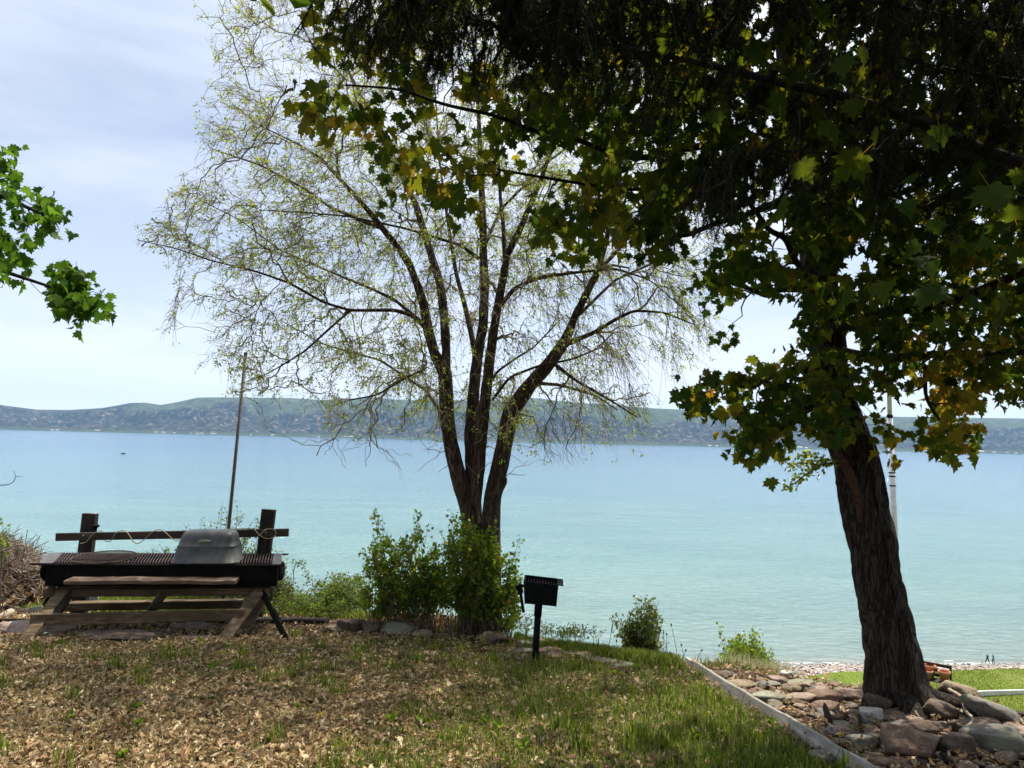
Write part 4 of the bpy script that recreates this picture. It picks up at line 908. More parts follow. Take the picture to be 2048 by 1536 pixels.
# round grate lying on the bars
gc = G(210, 1114, zt + .03, 0); rg = empty("round_grate", gc, "rusty round cooking grate lying on the left end of the long barbecue", "grate")
mb = MB(); a = np.linspace(0, 2 * math.pi, 41); rr = .345; tl = 0.02
def circ(r_, z=0): return np.stack([gc[0] + r_ * np.cos(a), gc[1] + r_ * np.sin(a), gc[2] + z + tl * np.sin(a)], -1)
mb.tube(circ(rr), .008, 6, cap=False); mb.build("rim", M['rust'], rg, True)
mb = MB()
for i in range(-15, 16):
    x = i * rr / 15.6; h = math.sqrt(rr ** 2 - x ** 2); mb.tube([gc + [x, -h, -tl * h / rr], gc + [x, h, tl * h / rr]], .0030, 5)
for i in (-1, 1):
    y = i * rr * .45; h = math.sqrt(rr ** 2 - y ** 2); mb.tube([gc + [-h, y, -.008], gc + [h, y, -.008]], .006, 5)
mb.build("bars", M['rust'], rg, True)

# grey barbecue lid
l0 = G(337, 1128, zt + .015, 0); l1 = G(472, 1128, zt + .015, 0); mid = (l0 + l1) / 2; W = np.linalg.norm(l1 - l0); dx = (l1 - l0) / W; dy = np.array([-dx[1], dx[0], 0]); ctr = mid + dy * .25
lev = [(0, W / 2, .25, 6), (.012, W / 2, .25, 6), (.014, W / 2 - .012, .24, 6), (.17, W / 2 - .035, .225, 6), (.195, W / 2 - .042, .215, 6), (.203, W / 2 - .036, .219, 6), (.212, W / 2 - .05, .209, 6), (.28, W / 2 - .065, .19, 6), (.335, W / 2 - .08, .17, 6),
       (.365, W / 2 - .095, .15, 5.5), (.382, W / 2 - .12, .115, 5), (.388, W / 2 - .17, .07, 4), (.39, .05, .02, 4)]
lev = [(h * .92, a_, b_, e_) for h, a_, b_, e_ in lev]
n = 72; V = []
for h, hx, hy, e_ in lev:
    t_ = np.arange(n) * 2 * math.pi / n; cx = np.sign(np.cos(t_)) * np.abs(np.cos(t_)) ** (2 / e_) * hx; cy = np.sign(np.sin(t_)) * np.abs(np.sin(t_)) ** (2 / e_) * hy
    V.append(ctr + cx[:, None] * dx + (cy[:, None] + h * .10) * dy + Z * h)
lid = empty("metal_hood", ctr, "grey rounded grill hood standing on the bars of the long barbecue", "grill hood")
mb = MB(); mb.add(np.concatenate(V), [[k * n + i, k * n + (i + 1) % n, (k + 1) * n + (i + 1) % n, (k + 1) * n + i] for k in range(len(lev) - 1) for i in range(n)] + [[(len(lev) - 1) * n + i for i in range(n)]])
mb.build("shell", M['lid'], lid, True)
ec = ctr - dy * .198 + Z * .245 + dx * .0; mb = MB(); en = (-dy * .94 + Z * .3); t_ = np.arange(24) * 2 * math.pi / 24; eu = np.cross(en, dx); eu /= np.linalg.norm(eu)
Vb = [ec + en * .014 + dx * .075 * math.cos(q) + eu * .026 * math.sin(q) for q in t_] + [ec + en * .020 + dx * .066 * math.cos(q) + eu * .019 * math.sin(q) for q in t_]
mb.add(Vb, [[i, (i + 1) % 24, 24 + (i + 1) % 24, 24 + i] for i in range(24)] + [list(range(24, 48))]); M['badge'] = plain_mat("worn_bronze_badge", (0.10, 0.10, 0.08), (0.2, 0.2, 0.15), 60, 0.5, .4)
mb.build("badge", M['badge'], lid, True)

# ------------------------------------------------------------------ rail fence, cord, pole
def ground_py(px, py): return G(px, py)
fe = empty("rail_fence", P(345, 1240, 9.25), "dark two post fence with one rail leaning behind the long barbecue", "fence")
for tx, ty, bx, by, w in ((181, 1027, 153, 1258, 27), (538, 1019, 507, 1262, 26)):
    mb = MB(); mb.bar(P(bx, by, 9.3) - [0, 0, .1], P(tx, ty, 9.35), w / FOC * 9.3, .10, (0, -1, 0), nseg=10, wob=.002); mb.build("post", M['wood_dark'], fe)
mb = MB(); mb.bar(P(113, 1074, 9.2), P(577, 1065, 9.25), .045, .098, nseg=12, wob=.001); mb.build("rail", M['rail_wood'], fe)
mb = MB()
for a, b_ in ((166, 1072), (531, 1066)): mb.lathe(P(a, b_, 9.16), [(.001, .012), (.012, .012), (.016, 0)], 10, (0, -1, 0))
mb.build("bolt", M['tray'], fe, True)
mb = MB(); mb.lathe(P(190, 1066, 9.3), [(.012, 0), (.012, .05), (.03, .07), (.05, .085), (.052, .095), (.035, .108), (.001, .113)], 16); mb.build("knob", M['steel'], fe, True)
def smooth_path(c, n=8):
    c = np.array(c, float); out = []
    for i in range(len(c) - 1):
        p0, p1, p2, p3 = c[max(i - 1, 0)], c[i], c[i + 1], c[min(i + 2, len(c) - 1)]
        for k in range(n):
            t = k / n; out.append(.5 * ((2 * p1) + (-p0 + p2) * t + (2 * p0 - 5 * p1 + 4 * p2 - p3) * t * t + (-p0 + 3 * p1 - 3 * p2 + p3) * t ** 3))
    return np.array(out + [c[-1]])
cp = [(160, 1087, 9.1), (172, 1084, 9.12), (184, 1070, 9.15), (196, 1062, 9.18), (204, 1063, 9.26), (207, 1076, 9.28), (213, 1083, 9.22), (222, 1081, 9.15), (232, 1066, 9.16), (245, 1061, 9.2), (255, 1066, 9.17), (266, 1082, 9.14), (276, 1087, 9.14), (290, 1078, 9.16), (305, 1064, 9.18), (320, 1059, 9.22), (332, 1066, 9.16), (345, 1078, 9.14), (352, 1080, 9.14)]
mb = MB(); mb.tube(smooth_path([P(*c) for c in cp]), .006, 6); tag(mb.build("cord", M['cord'], None, True), "tan cord looping round the fence rail left of the grey lid", "cord")
mb = MB(); mb.tube(smooth_path([P(*c) for c in [(390, 1061, 9.2), (430, 1060, 9.2), (470, 1058, 9.2), (505, 1058, 9.18), (515, 1066, 9.15), (528, 1076, 9.13), (545, 1076, 9.16), (552, 1066, 9.2), (545, 1058, 9.22), (530, 1060, 9.16), (520, 1070, 9.13), (508, 1077, 9.14)]]), .006, 6)
tag(mb.build("cord", M['cord'], None, True), "tan cord crossed round the right post of the rail fence", "cord")
pb = P(446, 1170, 10.3); pb[2] = zz(pb[0], pb[1]) - .1
mb = MB(); mb.tube([pb, P(457, 1058, 10.3), P(491, 709, 10.2)], [.026, .025, .020], 10)
e = empty("thin_pole", pb, "thin brown pole leaning up from behind the long barbecue", "pole"); mb.build("shaft", M['pole_brown'], e, True)
mb = MB(); mb.lathe(P(491, 712, 10.2), [(.024, 0), (.024, .05), (.001, .055)], 10); mb.build("cap", M['steel'], e, True)

# iron wheel behind the barbecue
wc = P(130, 1222, 9.7); e = empty("iron_wheel", wc, "dark iron spoked wheel standing behind the left legs of the barbecue", "wheel")
a = np.linspace(0, 2 * math.pi, 37); R_ = .29
mb = MB(); mb.tube(np.stack([wc[0] + R_ * np.cos(a), wc[1] + 0 * a, wc[2] + R_ * np.sin(a)], -1), .022, 8, cap=False); mb.build("rim", M['steel'], e, True)
mb = MB()
for k in range(8): q = k * math.pi / 4; mb.tube([wc, wc + R_ * np.array([math.cos(q), 0, math.sin(q)])], .009, 6)
mb.build("spokes", M['steel'], e, True); mb = MB(); mb.lathe(wc - [0, .04, 0], [(.001, 0), (.04, 0), (.04, .08), (.001, .08)], 14, (0, 1, 0)); mb.build("hub", M['steel'], e, True)

# ------------------------------------------------------------------ pedestal park grill
g0 = G(1070, 1318); YG = g0[1]
pg = empty("park_grill", g0, "black pedestal park grill with open firebox at the edge of the grass", "grill")
mb = MB(); mb.tube([g0 - [0, 0, .08], P(1072, 1290, YG), P(1076, 1225, YG)], .034, 16); mb.build("post", M['post_black'], pg, True)
mb = MB(); mb.tube([P(1075.4, 1232, YG), P(1078, 1200, YG)], .040, 16); mb.build("sleeve", M['post_black'], pg, True)
mb = MB(); mb.lathe(P(1069, 1231, YG - .01) , [(.001, 0), (.007, 0), (.007, .07), (.001, .07)], 8, (1, 0, 0)); mb.build("bolt", M['post_black'], pg, True)
a0, a1, b0, b1 = P(1047, 1162, YG - .14), P(1117, 1170, YG - .12), P(1049, 1207, YG - .12), P(1113, 1213, YG - .10)
bk = np.array([.02, .33, 0]); th_ = np.array([0, .012, 0]); mb = MB()
mb.hexa([b0, b1, b1 + th_, b0 + th_, a0, a1, a1 + th_, a0 + th_]); mb.hexa([b0 + bk, b1 + bk, b1 + bk + th_, b0 + bk + th_, a0 + bk, a1 + bk, a1 + bk + th_, a0 + bk + th_])
sx = np.array([.012, 0, 0]); mb.hexa([b0 + th_, b0 + th_ + sx, b0 + bk + sx, b0 + bk, a0 + th_, a0 + th_ + sx, a0 + bk + sx, a0 + bk])
mb.hexa([b1 + th_ - sx, b1 + th_, b1 + bk, b1 + bk - sx, a1 + th_ - sx, a1 + th_, a1 + bk, a1 + bk - sx]); up_ = Z * .01
mb.hexa([b0 + th_ + up_, b1 + th_ + up_, b1 + bk + up_, b0 + bk + up_, b0 + th_ + up_ * 2, b1 + th_ + up_ * 2, b1 + bk + up_ * 2, b0 + bk + up_ * 2]); mb.build("firebox", M['post_black'], pg)
mb = MB(); fx = np.array([.05, 0, -.006]); mb.hexa([a1 - Z * .006 - sx, a1 + fx - Z * .006, a1 + fx + bk - Z * .006, a1 + bk - Z * .006 - sx, a1 - sx + Z * .003, a1 + fx + Z * .003, a1 + fx + bk + Z * .003, a1 + bk - sx + Z * .003]); mb.build("side_flange", M['steel'], pg)
mb = MB()
for k in range(12):
    u = (k + .5) / 12; p = a0 * (1 - u) + a1 * u - Z * .03; mb.tube([p + th_ * 2, p + bk - th_], .004, 5)
mb.build("bars", M['steel'], pg, True)
mb = MB(); mb.bar(P(1047, 1172, YG), P(1038, 1168, YG), .05, .02); mb.bar(P(1036, 1170, YG), P(1042, 1186, YG), .03, .06, (1, 0, 0)); mb.bar(P(1041, 1184, YG), P(1047, 1225, YG), .03, .024, (0, -1, 0)); mb.build("grate_handle", M['post_black'], pg)

# ------------------------------------------------------------------ flagpole on the lower lawn
fb = G(1801, 1420, LAWN_Z, 0); YP = fb[1]
e = empty("flagpole", fb, "tall white sectioned flagpole rising from the lower lawn behind the maple trunk", "flagpole")
mb = MB(); mb.tube([fb, P(1789, 1060, YP), P(1779.5, 830, YP)], [.11, .092, .085], 16); mb.build("lower_section", M['pole_white'], e, True)
mb = MB(); mb.tube([P(1779.6, 835, YP), P(1773, 560, YP), P(1762, 180, YP)], [.068, .062, .05], 16); mb.build("upper_section", M['pole_white'], e, True)
mb = MB()
for py_ in (946, 953, 972): q = P(1779.5 + (py_ - 830) * .0413, py_, YP); mb.lathe(q, [(.098, -.012), (.102, 0), (.098, .03)], 16)
mb.lathe(P(1779.5, 832, YP), [(.094, -.06), (.094, .02), (.066, .05)], 16); mb.build("bands", M['steel'], e, True)

# ------------------------------------------------------------------ bench, pots, border on the lower lawn
bR = np.array([14.75, 24.1, LAWN_Z - .04]); ax = np.array([-.80, .60, 0]); ay = np.array([-.60, -.80, 0]); BLn = 1.35
bn = empty("wheeled_bench", bR, "dark slatted garden bench with spoked side wheels on the lower lawn", "bench")
def bp(u, v, z): return bR + ax * u + ay * v + Z * z
mb = MB()
for z in (.84, .68, .52): mb.bar(bp(0, -.02 - (z - .45) * .12, z), bp(BLn, -.02 - (z - .45) * .12, z), .03, .10)
mb.build("backrest", M['bench'], bn); mb = MB()
for v in (.06, .18, .30, .42): mb.bar(bp(0, v, .42), bp(BLn, v, .42), .10, .03)
mb.build("seat", M['bench'], bn)
for u in (.03, BLn - .03):
    mb = MB(); mb.bar(bp(u, .0, 0), bp(u, -.07, .9), .04, .05, (1, 0, 0)); mb.build("leg", M['bench'], bn)
    mb = MB(); mb.bar(bp(u, .46, .42), bp(u, .02, .42), .05, .06); mb.bar(bp(u, .44, 0), bp(u, .44, .42), .04, .05, (1, 0, 0)); mb.build("side_frame", M['bench'], bn)
for u in (-.06, BLn + .06):
    w_ = mb = MB(); c = bp(u, .16, .21); an = np.linspace(0, 2 * math.pi, 29)
    mb.tube(np.array([c + .2 * (ay * math.cos(q) + Z * math.sin(q)) for q in an]), .014, 6, cap=False)
    for k in range(8): q = k * math.pi / 4; mb.tube([c, c + .2 * (ay * math.cos(q) + Z * math.sin(q))], .007, 5)
    mb.build("wheel", M['bench'], bn, True)
def pot(u, v, h, r1, r0, mat, label, dz=0.437):
    c = bp(u, v, dz); mb = MB(); e = empty("flower_pot", c, label, "flower pot", "terracotta pots on the bench")
    mb.lathe(c, [(.001, 0.002), (r0, 0), (r0 + (r1 - r0) * .78, h * .78), (r1 * .93, h * .78), (r1 - .02, h * .8), (r0 * .9, .03), (.001, .025)], 24); mb.build("body", mat, e, True)
    mb = MB(); mb.lathe(c, [(r1 * .96, h * .76), (r1 + .008, h * .78), (r1 + .012, h), (r1 - .012, h), (r1 - .022, h * .80)], 24); mb.build("rim", mat, e, True)
pot(.18, .30, .34, .18, .11, M['terracotta'], "plain orange flower pot alone at the right end of the bench")
pot(.66, .34, .28, .17, .11, M['pot_pink'], "pinkish flower pot with a patterned rim at the front of the bench", .437)
pot(.62, .10, .40, .19, .12, M['terracotta'], "wide orange pot standing behind the pinkish pot on the bench")
pot(1.02, .12, .46, .17, .11, M['terracotta'], "orange pot farthest back on the bench against the maple trunk")
mb = MB(); mb.bar(G(1921, 1388.5, LAWN_Z + .1, 0), G(2048, 1384, LAWN_Z + .1, 0) + (G(2048, 1384, LAWN_Z + .1, 0) - G(1921, 1388.5, LAWN_Z + .1, 0)) * 3, .06, .16, nseg=8, wob=.004)
tag(mb.build("lawn_edging", M['white_paint']), "white painted board edging across the lower lawn", "edging board")
# diagonal white board between the grass and the stones
wa, wb = G(1372, 1329), G(1700, 1536); wb = wb + (wb - wa) * .45
e = empty("border_board", wa, "long worn white board between the grass and the stone bank", "border board")
mb = MB(); k = 14; mbp = [wa + (wb - wa) * i / k for i in range(k + 1)]
for i in range(3):
    s0, s1 = i / 3 + (.002 if i else 0), (i + 1) / 3; A_, B_ = wa + (wb - wa) * s0, wa + (wb - wa) * s1; A_ = on(A_[0], A_[1], .02); B_ = on(B_[0], B_[1], .02)
    mb = MB(); mb.bar(A_, B_, .062, .13, (.38, .1, 1), nseg=10, wob=.005); mb.build("board", M['white_board'], e)
# timber edging behind the barbecue
mb = MB(); mb.bar(G(395, 1243), G(657, 1247), .12, .12, nseg=8, wob=.003); tag(mb.build("timber_edging", M['wood_dark']), "dark square timber lying on leaves right of the long barbecue", "timber")
mb = MB(); mb.bar(G(1003, 1281), G(1040, 1287) + [.0, .0, 0], .10, .10, nseg=4, wob=.003); tag(mb.build("short_timber", M['wood_old']), "short grey timber end between the shrub and the park grill", "timber")
mb = MB(); mb.tube([G(-60, 1246) + Z * .02, G(30, 1245) + Z * .025, G(95, 1246) + Z * .03], .02, 8); tag(mb.build("black_pipe", M['steel'], None, True), "black pipe lying on the ground at the left edge", "pipe")
mb = MB(); A_ = P(-30, 1247, 9.2); mb.hexa([P(-30, 1250, 9.2), P(85, 1238, 9.5), P(90, 1236, 10.2), P(-30, 1246, 10.2), P(-30, 1234, 9.2), P(83, 1211, 9.5), P(87, 1209, 10.1), P(-30, 1230, 10.1)])
tag(mb.build("concrete_curb", M['concrete']), "pale greenish concrete curb at the foot of the brush pile", "curb")
mb = MB(); mb.hexa([P(166, 1215, 9.9), P(196, 1213, 9.9), P(197, 1212, 10.3), P(168, 1213, 10.3), P(166, 1186, 9.9), P(196, 1185, 9.9), P(197, 1183, 10.3), P(168, 1183, 10.3)])
tag(mb.build("concrete_block", M['concrete']), "pale green concrete block seen beneath the barbecue's top rail", "block")
mb = MB(); mb.tube(smooth_path([P(-60, 1246, 9.0), P(-5, 1238, 9.1), P(25, 1222, 9.3)], 5), [.05] * 10 + [.035], 10); tag(mb.build("short_log", M['bleached'], None, True), "short bleached log in front of the brush pile", "log")

# ------------------------------------------------------------------ stones
bmi = bmesh.new(); bmesh.ops.create_icosphere(bmi, subdivisions=4, radius=1.0); bmi.verts.ensure_lookup_table()
ICO = np.array([v.co[:] for v in bmi.verts]); ICF = np.array([[v.index for v in f_.verts] for f_ in bmi.faces]); bmi.free()
bmi = bmesh.new(); bmesh.ops.create_icosphere(bmi, subdivisions=2, radius=1.0); ICO2 = np.array([v.co[:] for v in bmi.verts]); ICF2 = np.array([[v.index for v in f_.verts] for f_ in bmi.faces]); bmi.free()
def rock_shape(seed, nplanes=11, lo=False, rnd=0.25):
    r = rs(seed); D = ICO2 if lo else ICO; nrm = r.randn(nplanes, 3); nrm /= np.linalg.norm(nrm, axis=1)[:, None]
    nrm = np.vstack([nrm, [[0, 0, 1], [0.1, 0.05, -1]]]); dd = np.r_[r.uniform(.55, 1.0, nplanes), .62, .7]
    c = D @ nrm.T; rad = np.where(c > .05, dd / np.maximum(c, .05), 9); rad = np.minimum(-np.log(np.sum(np.exp(-rad * 60), 1)) / 60, 1.15)
    rad = rad * (1 - rnd) + rnd * .85
    v = D * rad[:, None]
    if not lo: v = v * (1 + .035 * fbm(v[:, 0] * 3 + seed, v[:, 1] * 3 + v[:, 2] * 2.3, 5, seed, .62) * 1.7 + .022 * fbm(v[:, 0] * 3, v[:, 2] * 22, 3, seed + 1))[:, None]
    return v
SM = {
 'tan': stone_mat("tan_sandstone", (0.16, 0.12, 0.075), (0.30, 0.235, 0.155), (0.42, 0.35, 0.24)),
 'grey': stone_mat("grey_stone", (0.11, 0.095, 0.08), (0.21, 0.19, 0.16), (0.36, 0.33, 0.28), lichen=(0.22, 0.22, 0.15)),
 'green': stone_mat("grey_green_slab", (0.14, 0.135, 0.10), (0.26, 0.25, 0.18), (0.38, 0.37, 0.28)),
 'red': stone_mat("reddish_sandstone", (0.12, 0.075, 0.05), (0.25, 0.17, 0.12), (0.38, 0.28, 0.21)),
 'pink': stone_mat("pink_sandstone", (0.20, 0.14, 0.105), (0.36, 0.27, 0.215), (0.50, 0.41, 0.34)),
 'brown': stone_mat("brown_stone", (0.075, 0.05, 0.036), (0.15, 0.11, 0.08), (0.25, 0.20, 0.15)),
 'pale': stone_mat("pale_stone", (0.33, 0.31, 0.28), (0.48, 0.46, 0.42), (0.6, 0.58, 0.54)),
}
seed_ = [100]
def rock(label, px, py, w, h, kind, depth=.62, yaw=0.0, tilt=0.0, name="stone", group="stones of the bank", lo=False, dz=0.0, rnd=.04):
    """px, py: middle of the stone in the photograph; w, h: its size there"""
    seed_[0] += 1
    base = G(px, py + h * .35); Y = base[1]; W_ = w / FOC * Y; D_ = W_ * depth; H_ = max(.3 * W_ if h > .3 * w else .16 * W_, (h / FOC * Y - D_ * .20) * 1.35)
    v = rock_shape(seed_[0], lo=lo, rnd=rnd) * np.array([W_, D_, H_]) * .57
    ct, st = math.cos(math.radians(tilt)), math.sin(math.radians(tilt)); v = np.stack([v[:, 0] * ct + v[:, 2] * st, v[:, 1], -v[:, 0] * st + v[:, 2] * ct], -1)
    cy, sy = math.cos(math.radians(yaw)), math.sin(math.radians(yaw)); v = np.stack([v[:, 0] * cy - v[:, 1] * sy, v[:, 0] * sy + v[:, 1] * cy, v[:, 2]], -1)
    c = P(px, py, Y); zb = zz(c[0], c[1])
    c[2] = zb + H_ * .34
    o = mesh_obj(name, v + c, ICF2 if lo else ICF, SM[kind], None, True)
    return tag(o, label, "stone", group)
def zp(x, y): return 1300 + x / 2.738, 1200 + y / 2.738
RK = [
 (500, 462, 220, 62, 'tan', "long tan stone beside the far end of the white border board"), (645, 532, 230, 85, 'green', "broad grey green slab against the middle of the white border board"),
 (930, 535, 185, 90, 'red', "reddish block with a flat face left of the maple's foot"), (1115, 525, 190, 92, 'pink', "pale pink boulder touching the left side of the maple trunk"),
 (1262, 572, 150, 105, 'brown', "dark rounded stone leaning on the front of the maple trunk"), (750, 416, 78, 44, 'pale', "small white stone at the lawn edge of the stone bank"),
 (812, 412, 52, 26, 'pale', "flat pale stone next to the small white stone"), (868, 462, 215, 52, 'grey', "long thin grey slab near the lawn edge"), (688, 448, 95, 56, 'pink', "blunt pinkish stone below the dry grass clump"),
 (785, 482, 100, 52, 'tan', "small tan stone wedged under the long thin grey slab"), (800, 545, 170, 66, 'pink', "flat pink stone right of the broad grey green slab"), (1030, 472, 120, 40, 'brown', "brown slab edge beside the green lawn"),
 (1130, 482, 100, 40, 'tan', "small yellowish stone above the pale pink boulder"), (970, 602, 140, 82, 'red', "pinkish grey stone standing behind the dark broken stake"), (840, 597, 110, 40, 'tan', "low tan stone near the dead leaves"),
 (1208, 638, 135, 92, 'pale', "pale bluish stone with a hollow in front of the dark leaning stone"), (1050, 690, 130, 40, 'green', "thin olive stone below the pale bluish stone"), (1076, 590, 90, 42, 'brown', "small brown stone between the pink boulder and the stake"),
 (1350, 650, 110, 52, 'tan', "rounded tan stone right under the maple trunk"), (1442, 652, 92, 52, 'pink', "orange pink stone right of the rounded tan stone"), (1582, 602, 230, 118, 'brown', "big brown boulder at the right foot of the maple"),
 (1690, 512, 178, 100, 'tan', "mossy boulder right behind the maple in full sun"), (1880, 618, 340, 140, 'grey', "longest grey boulder slanting down at the right edge of the bank"), (1765, 682, 225, 84, 'brown', "smooth dark slab under the bleached curved stick"),
 (1420, 792, 330, 185, 'red', "large flat reddish slab in the foreground"), (1480, 712, 200, 110, 'brown', "brown block right behind the large reddish slab"), (1865, 772, 380, 150, 'grey', "wide grey slab near the right edge of the picture"),
 (1680, 792, 230, 130, 'brown', "brown stone between the large reddish slab and the wide grey slab"), (1990, 812, 120, 100, 'brown', "dark stone in the lower right corner"), (1040, 792, 110, 74, 'brown', "small dark stone under the dandelion seed head"),
 (1142, 782, 135, 76, 'grey', "grey block right of the dandelion seed head"), (1352, 692, 95, 62, 'grey', "small grey stone above the large reddish slab"), (1236, 738, 155, 62, 'red', "half buried red stone above the left corner of the large reddish slab"),
 (290, 388, 75, 27, 'brown', "small dark stone past the far end of the white border board"), (800, 692, 100, 42, 'grey', "small grey stone touching the white border board"), (1320, 892, 190, 60, 'red', "low red stone at the bottom edge of the picture"),
 (1180, 862, 150, 42, 'brown', "low brown stone near the bottom of the border board"), (1965, 742, 200, 66, 'tan', "tan slab below the longest grey boulder"), (2040, 632, 70, 52, 'brown', "brown stone cut by the right edge of the picture"),
 (1722, 620, 150, 60, 'grey', "grey stone beside the upper end of the curved stick"), (640, 470, 120, 46, 'grey', "dark edged stone behind the broad grey green slab"), (420, 425, 120, 34, 'grey', "flat grey stone first beside the board's far tip"),
 (900, 640, 110, 46, 'brown', "brown stone half covered by leaves left of the stake"), (720, 505, 110, 40, 'tan', "thin tan stone touching the top of the broad grey green slab"), (1560, 690, 120, 56, 'brown', "dark flat stone under the big brown boulder"),
 (1100, 735, 110, 36, 'brown', "thin brown stone in the shade above the grey block"), (880, 735, 120, 44, 'brown', "shaded brown stone right of the white board's lower half"), (960, 850, 140, 52, 'grey', "grey stone low beside the board near the bottom"),
]
tilts = rs(5).uniform(-10, 10, 80)
for k, (x, y, w, h, kd, lb) in enumerate(RK):
    px, py = zp(x, y); t_ = {22: 17, 24: 10, 20: 8, 21: 14, 4: 14}.get(k, tilts[k])
    rock(lb, px, py, w / 2.738, h / 2.738, kd, depth=.55 if w > 150 else .7, yaw=tilts[k] * 2, tilt=t_)
# loose chips between them
r = rs(77); cnt = 0
BANK = [(1440, 1350), (1640, 1370), (1730, 1392), (1900, 1400), (2060, 1460), (2060, 1550), (1760, 1550), (1640, 1475)]
while cnt < 250:
    px, py = r.uniform(1400, 2060), r.uniform(1345, 1545)
    if not inpoly(np.array([px]), np.array([py]), BANK)[0]: continue
    s_ = r.uniform(8, 44); rock("small stone chip lying loose among the larger stones of the bank", px, py, s_, s_ * .5, r.choice(['brown', 'red', 'tan', 'grey', 'pink']), .8, r.uniform(0, 90), r.uniform(-15, 15), "stone_chip", "loose chips on the stone bank", True); cnt += 1
def zq(x, y): return 600 + x / 2.56, 960 + y / 2.56
for (x, y, w, h, kd, lb) in [(172, 752, 95, 44, 'tan', "smooth tan stone next to the end of the dark timber"), (268, 742, 115, 72, 'brown', "rough brown stone second from the dark timber"), (378, 755, 95, 58, 'brown', "dark brown stone left of the large lichened boulder"),
                          (492, 748, 150, 76, 'grey', "large lichened grey green boulder left of the shrubs"), (637, 785, 92, 46, 'tan', "rounded pale tan stone in front of the left shrub"), (745, 790, 72, 26, 'red', "flat reddish stone between the two shrubs"),
                          (1000, 808, 115, 62, 'brown', "dark grey stone at the foot of the right shrub"), (1168, 832, 84, 44, 'green', "greenish pointed stone left of the park grill post"), (1240, 832, 66, 50, 'pink', "pink stone right behind the park grill post"),
                          (1158, 862, 100, 26, 'grey', "flat pale stone left of the park grill's foot"), (1280, 878, 130, 52, 'red', "wide pinkish stone right of the park grill's foot"), (1465, 888, 110, 36, 'tan', "flat tan stone midway along the edge right of the grill"), (1530, 910, 110, 30, 'pink', "flat pink stone nearest the small leafy bush"),
                          (1375, 885, 80, 26, 'tan', "little tan stone between the wide pinkish and the flat tan stone"), (1640, 930, 130, 20, 'grey', "pale flat stone under the small leafy bush")]:
    px, py = zq(x, y + 8); rock(lb, px, py, w / 2.3, h / 2.2, kd, .7, 0, 0, group="stones along the edge of the grass")
for (px, py, w, h, kd, lb) in [(50, 1256, 150, 16, 'pink', "long pinkish flagstone left of the barbecue legs"), (95, 1268, 60, 10, 'grey', "narrow grey flagstone at the barbecue's left leg"), (185, 1266, 66, 14, 'tan', "thick tan flagstone below the front bench board"), (292, 1265, 66, 14, 'grey', "slanting grey flagstone under the middle of the barbecue"),
                          (385, 1255, 84, 9, 'pink', "long thin pinkish flagstone under the barbecue"), (354, 1263, 24, 8, 'grey', "tiny grey flagstone under the barbecue"), (395, 1274, 66, 11, 'red', "worn reddish flagstone nearest the barbecue's right leg"), (240, 1275, 120, 10, 'brown', "sunken brown flagstone in the shade under the barbecue"), (130, 1250, 60, 8, 'pale', "pale flagstone behind the barbecue's left legs")]:
    rock(lb, px, py, w, h, kd, .5, 0, 0, "flagstone", "flagstones under the barbecue")

# ------------------------------------------------------------------ sticks and stakes on the bank
mb = MB(); cs = [(870, 985), (945, 1040), (1010, 1065), (1095, 1120), (1130, 1200), (1150, 1290), (1190, 1360), (1250, 1400), (1260, 1450), (1210, 1510), (1130, 1525), (1040, 1480)]
cs = [G(1780 + x / 7.64, 1270 + y / 7.64) for x, y in cs]; sp_ = smooth_path([c + Z * (.10 - .004 * k) for k, c in enumerate(cs)], 5)
mb.tube(sp_, np.linspace(.017, .008, len(sp_)), 8); tag(mb.build("curved_stick", M['bleached'], None, True), "bare bleached stick curving over the stones right of the maple", "stick")
for (x0, y0, x1, y1, w, lb) in [(980, 700, 955, 565, .03, "dark broken stake standing among the stones, left one"), (1155, 720, 1145, 620, .022, "thin dark broken stake standing right of the thicker one")]:
    a_, b_ = zp(x0, y0), zp(x1, y1); p = G(*a_); q = P(b_[0], b_[1], p[1]); mb = MB(); mb.tube([p - Z * .05, p * .6 + q * .4 + [.01, 0, 0], p * .2 + q * .8, q], [w, w * .9, w * .7, w * .25], 7); tag(mb.build("broken_stake", M['twig_dark'], None, True), lb, "stake", "broken stakes")
for (x0, y0, x1, y1, lb) in [(620, 1220, 780, 1090, "short dark stick leaning on the big brown boulder"), (1640, 1390, 1770, 1430, "short pale twig below the longest grey boulder")]:
    p = G(1780 + x0 / 7.64, 1270 + y0 / 7.64) + Z * .05; q = P(1780 + x1 / 7.64, 1270 + y1 / 7.64, p[1]); mb = MB(); mb.tube([p, (p + q) / 2 + Z * .008, q], [.012, .011, .009], 7); tag(mb.build("stick", M['twig_dark'] if x0 < 1000 else M['bleached'], None, True), lb, "stick")

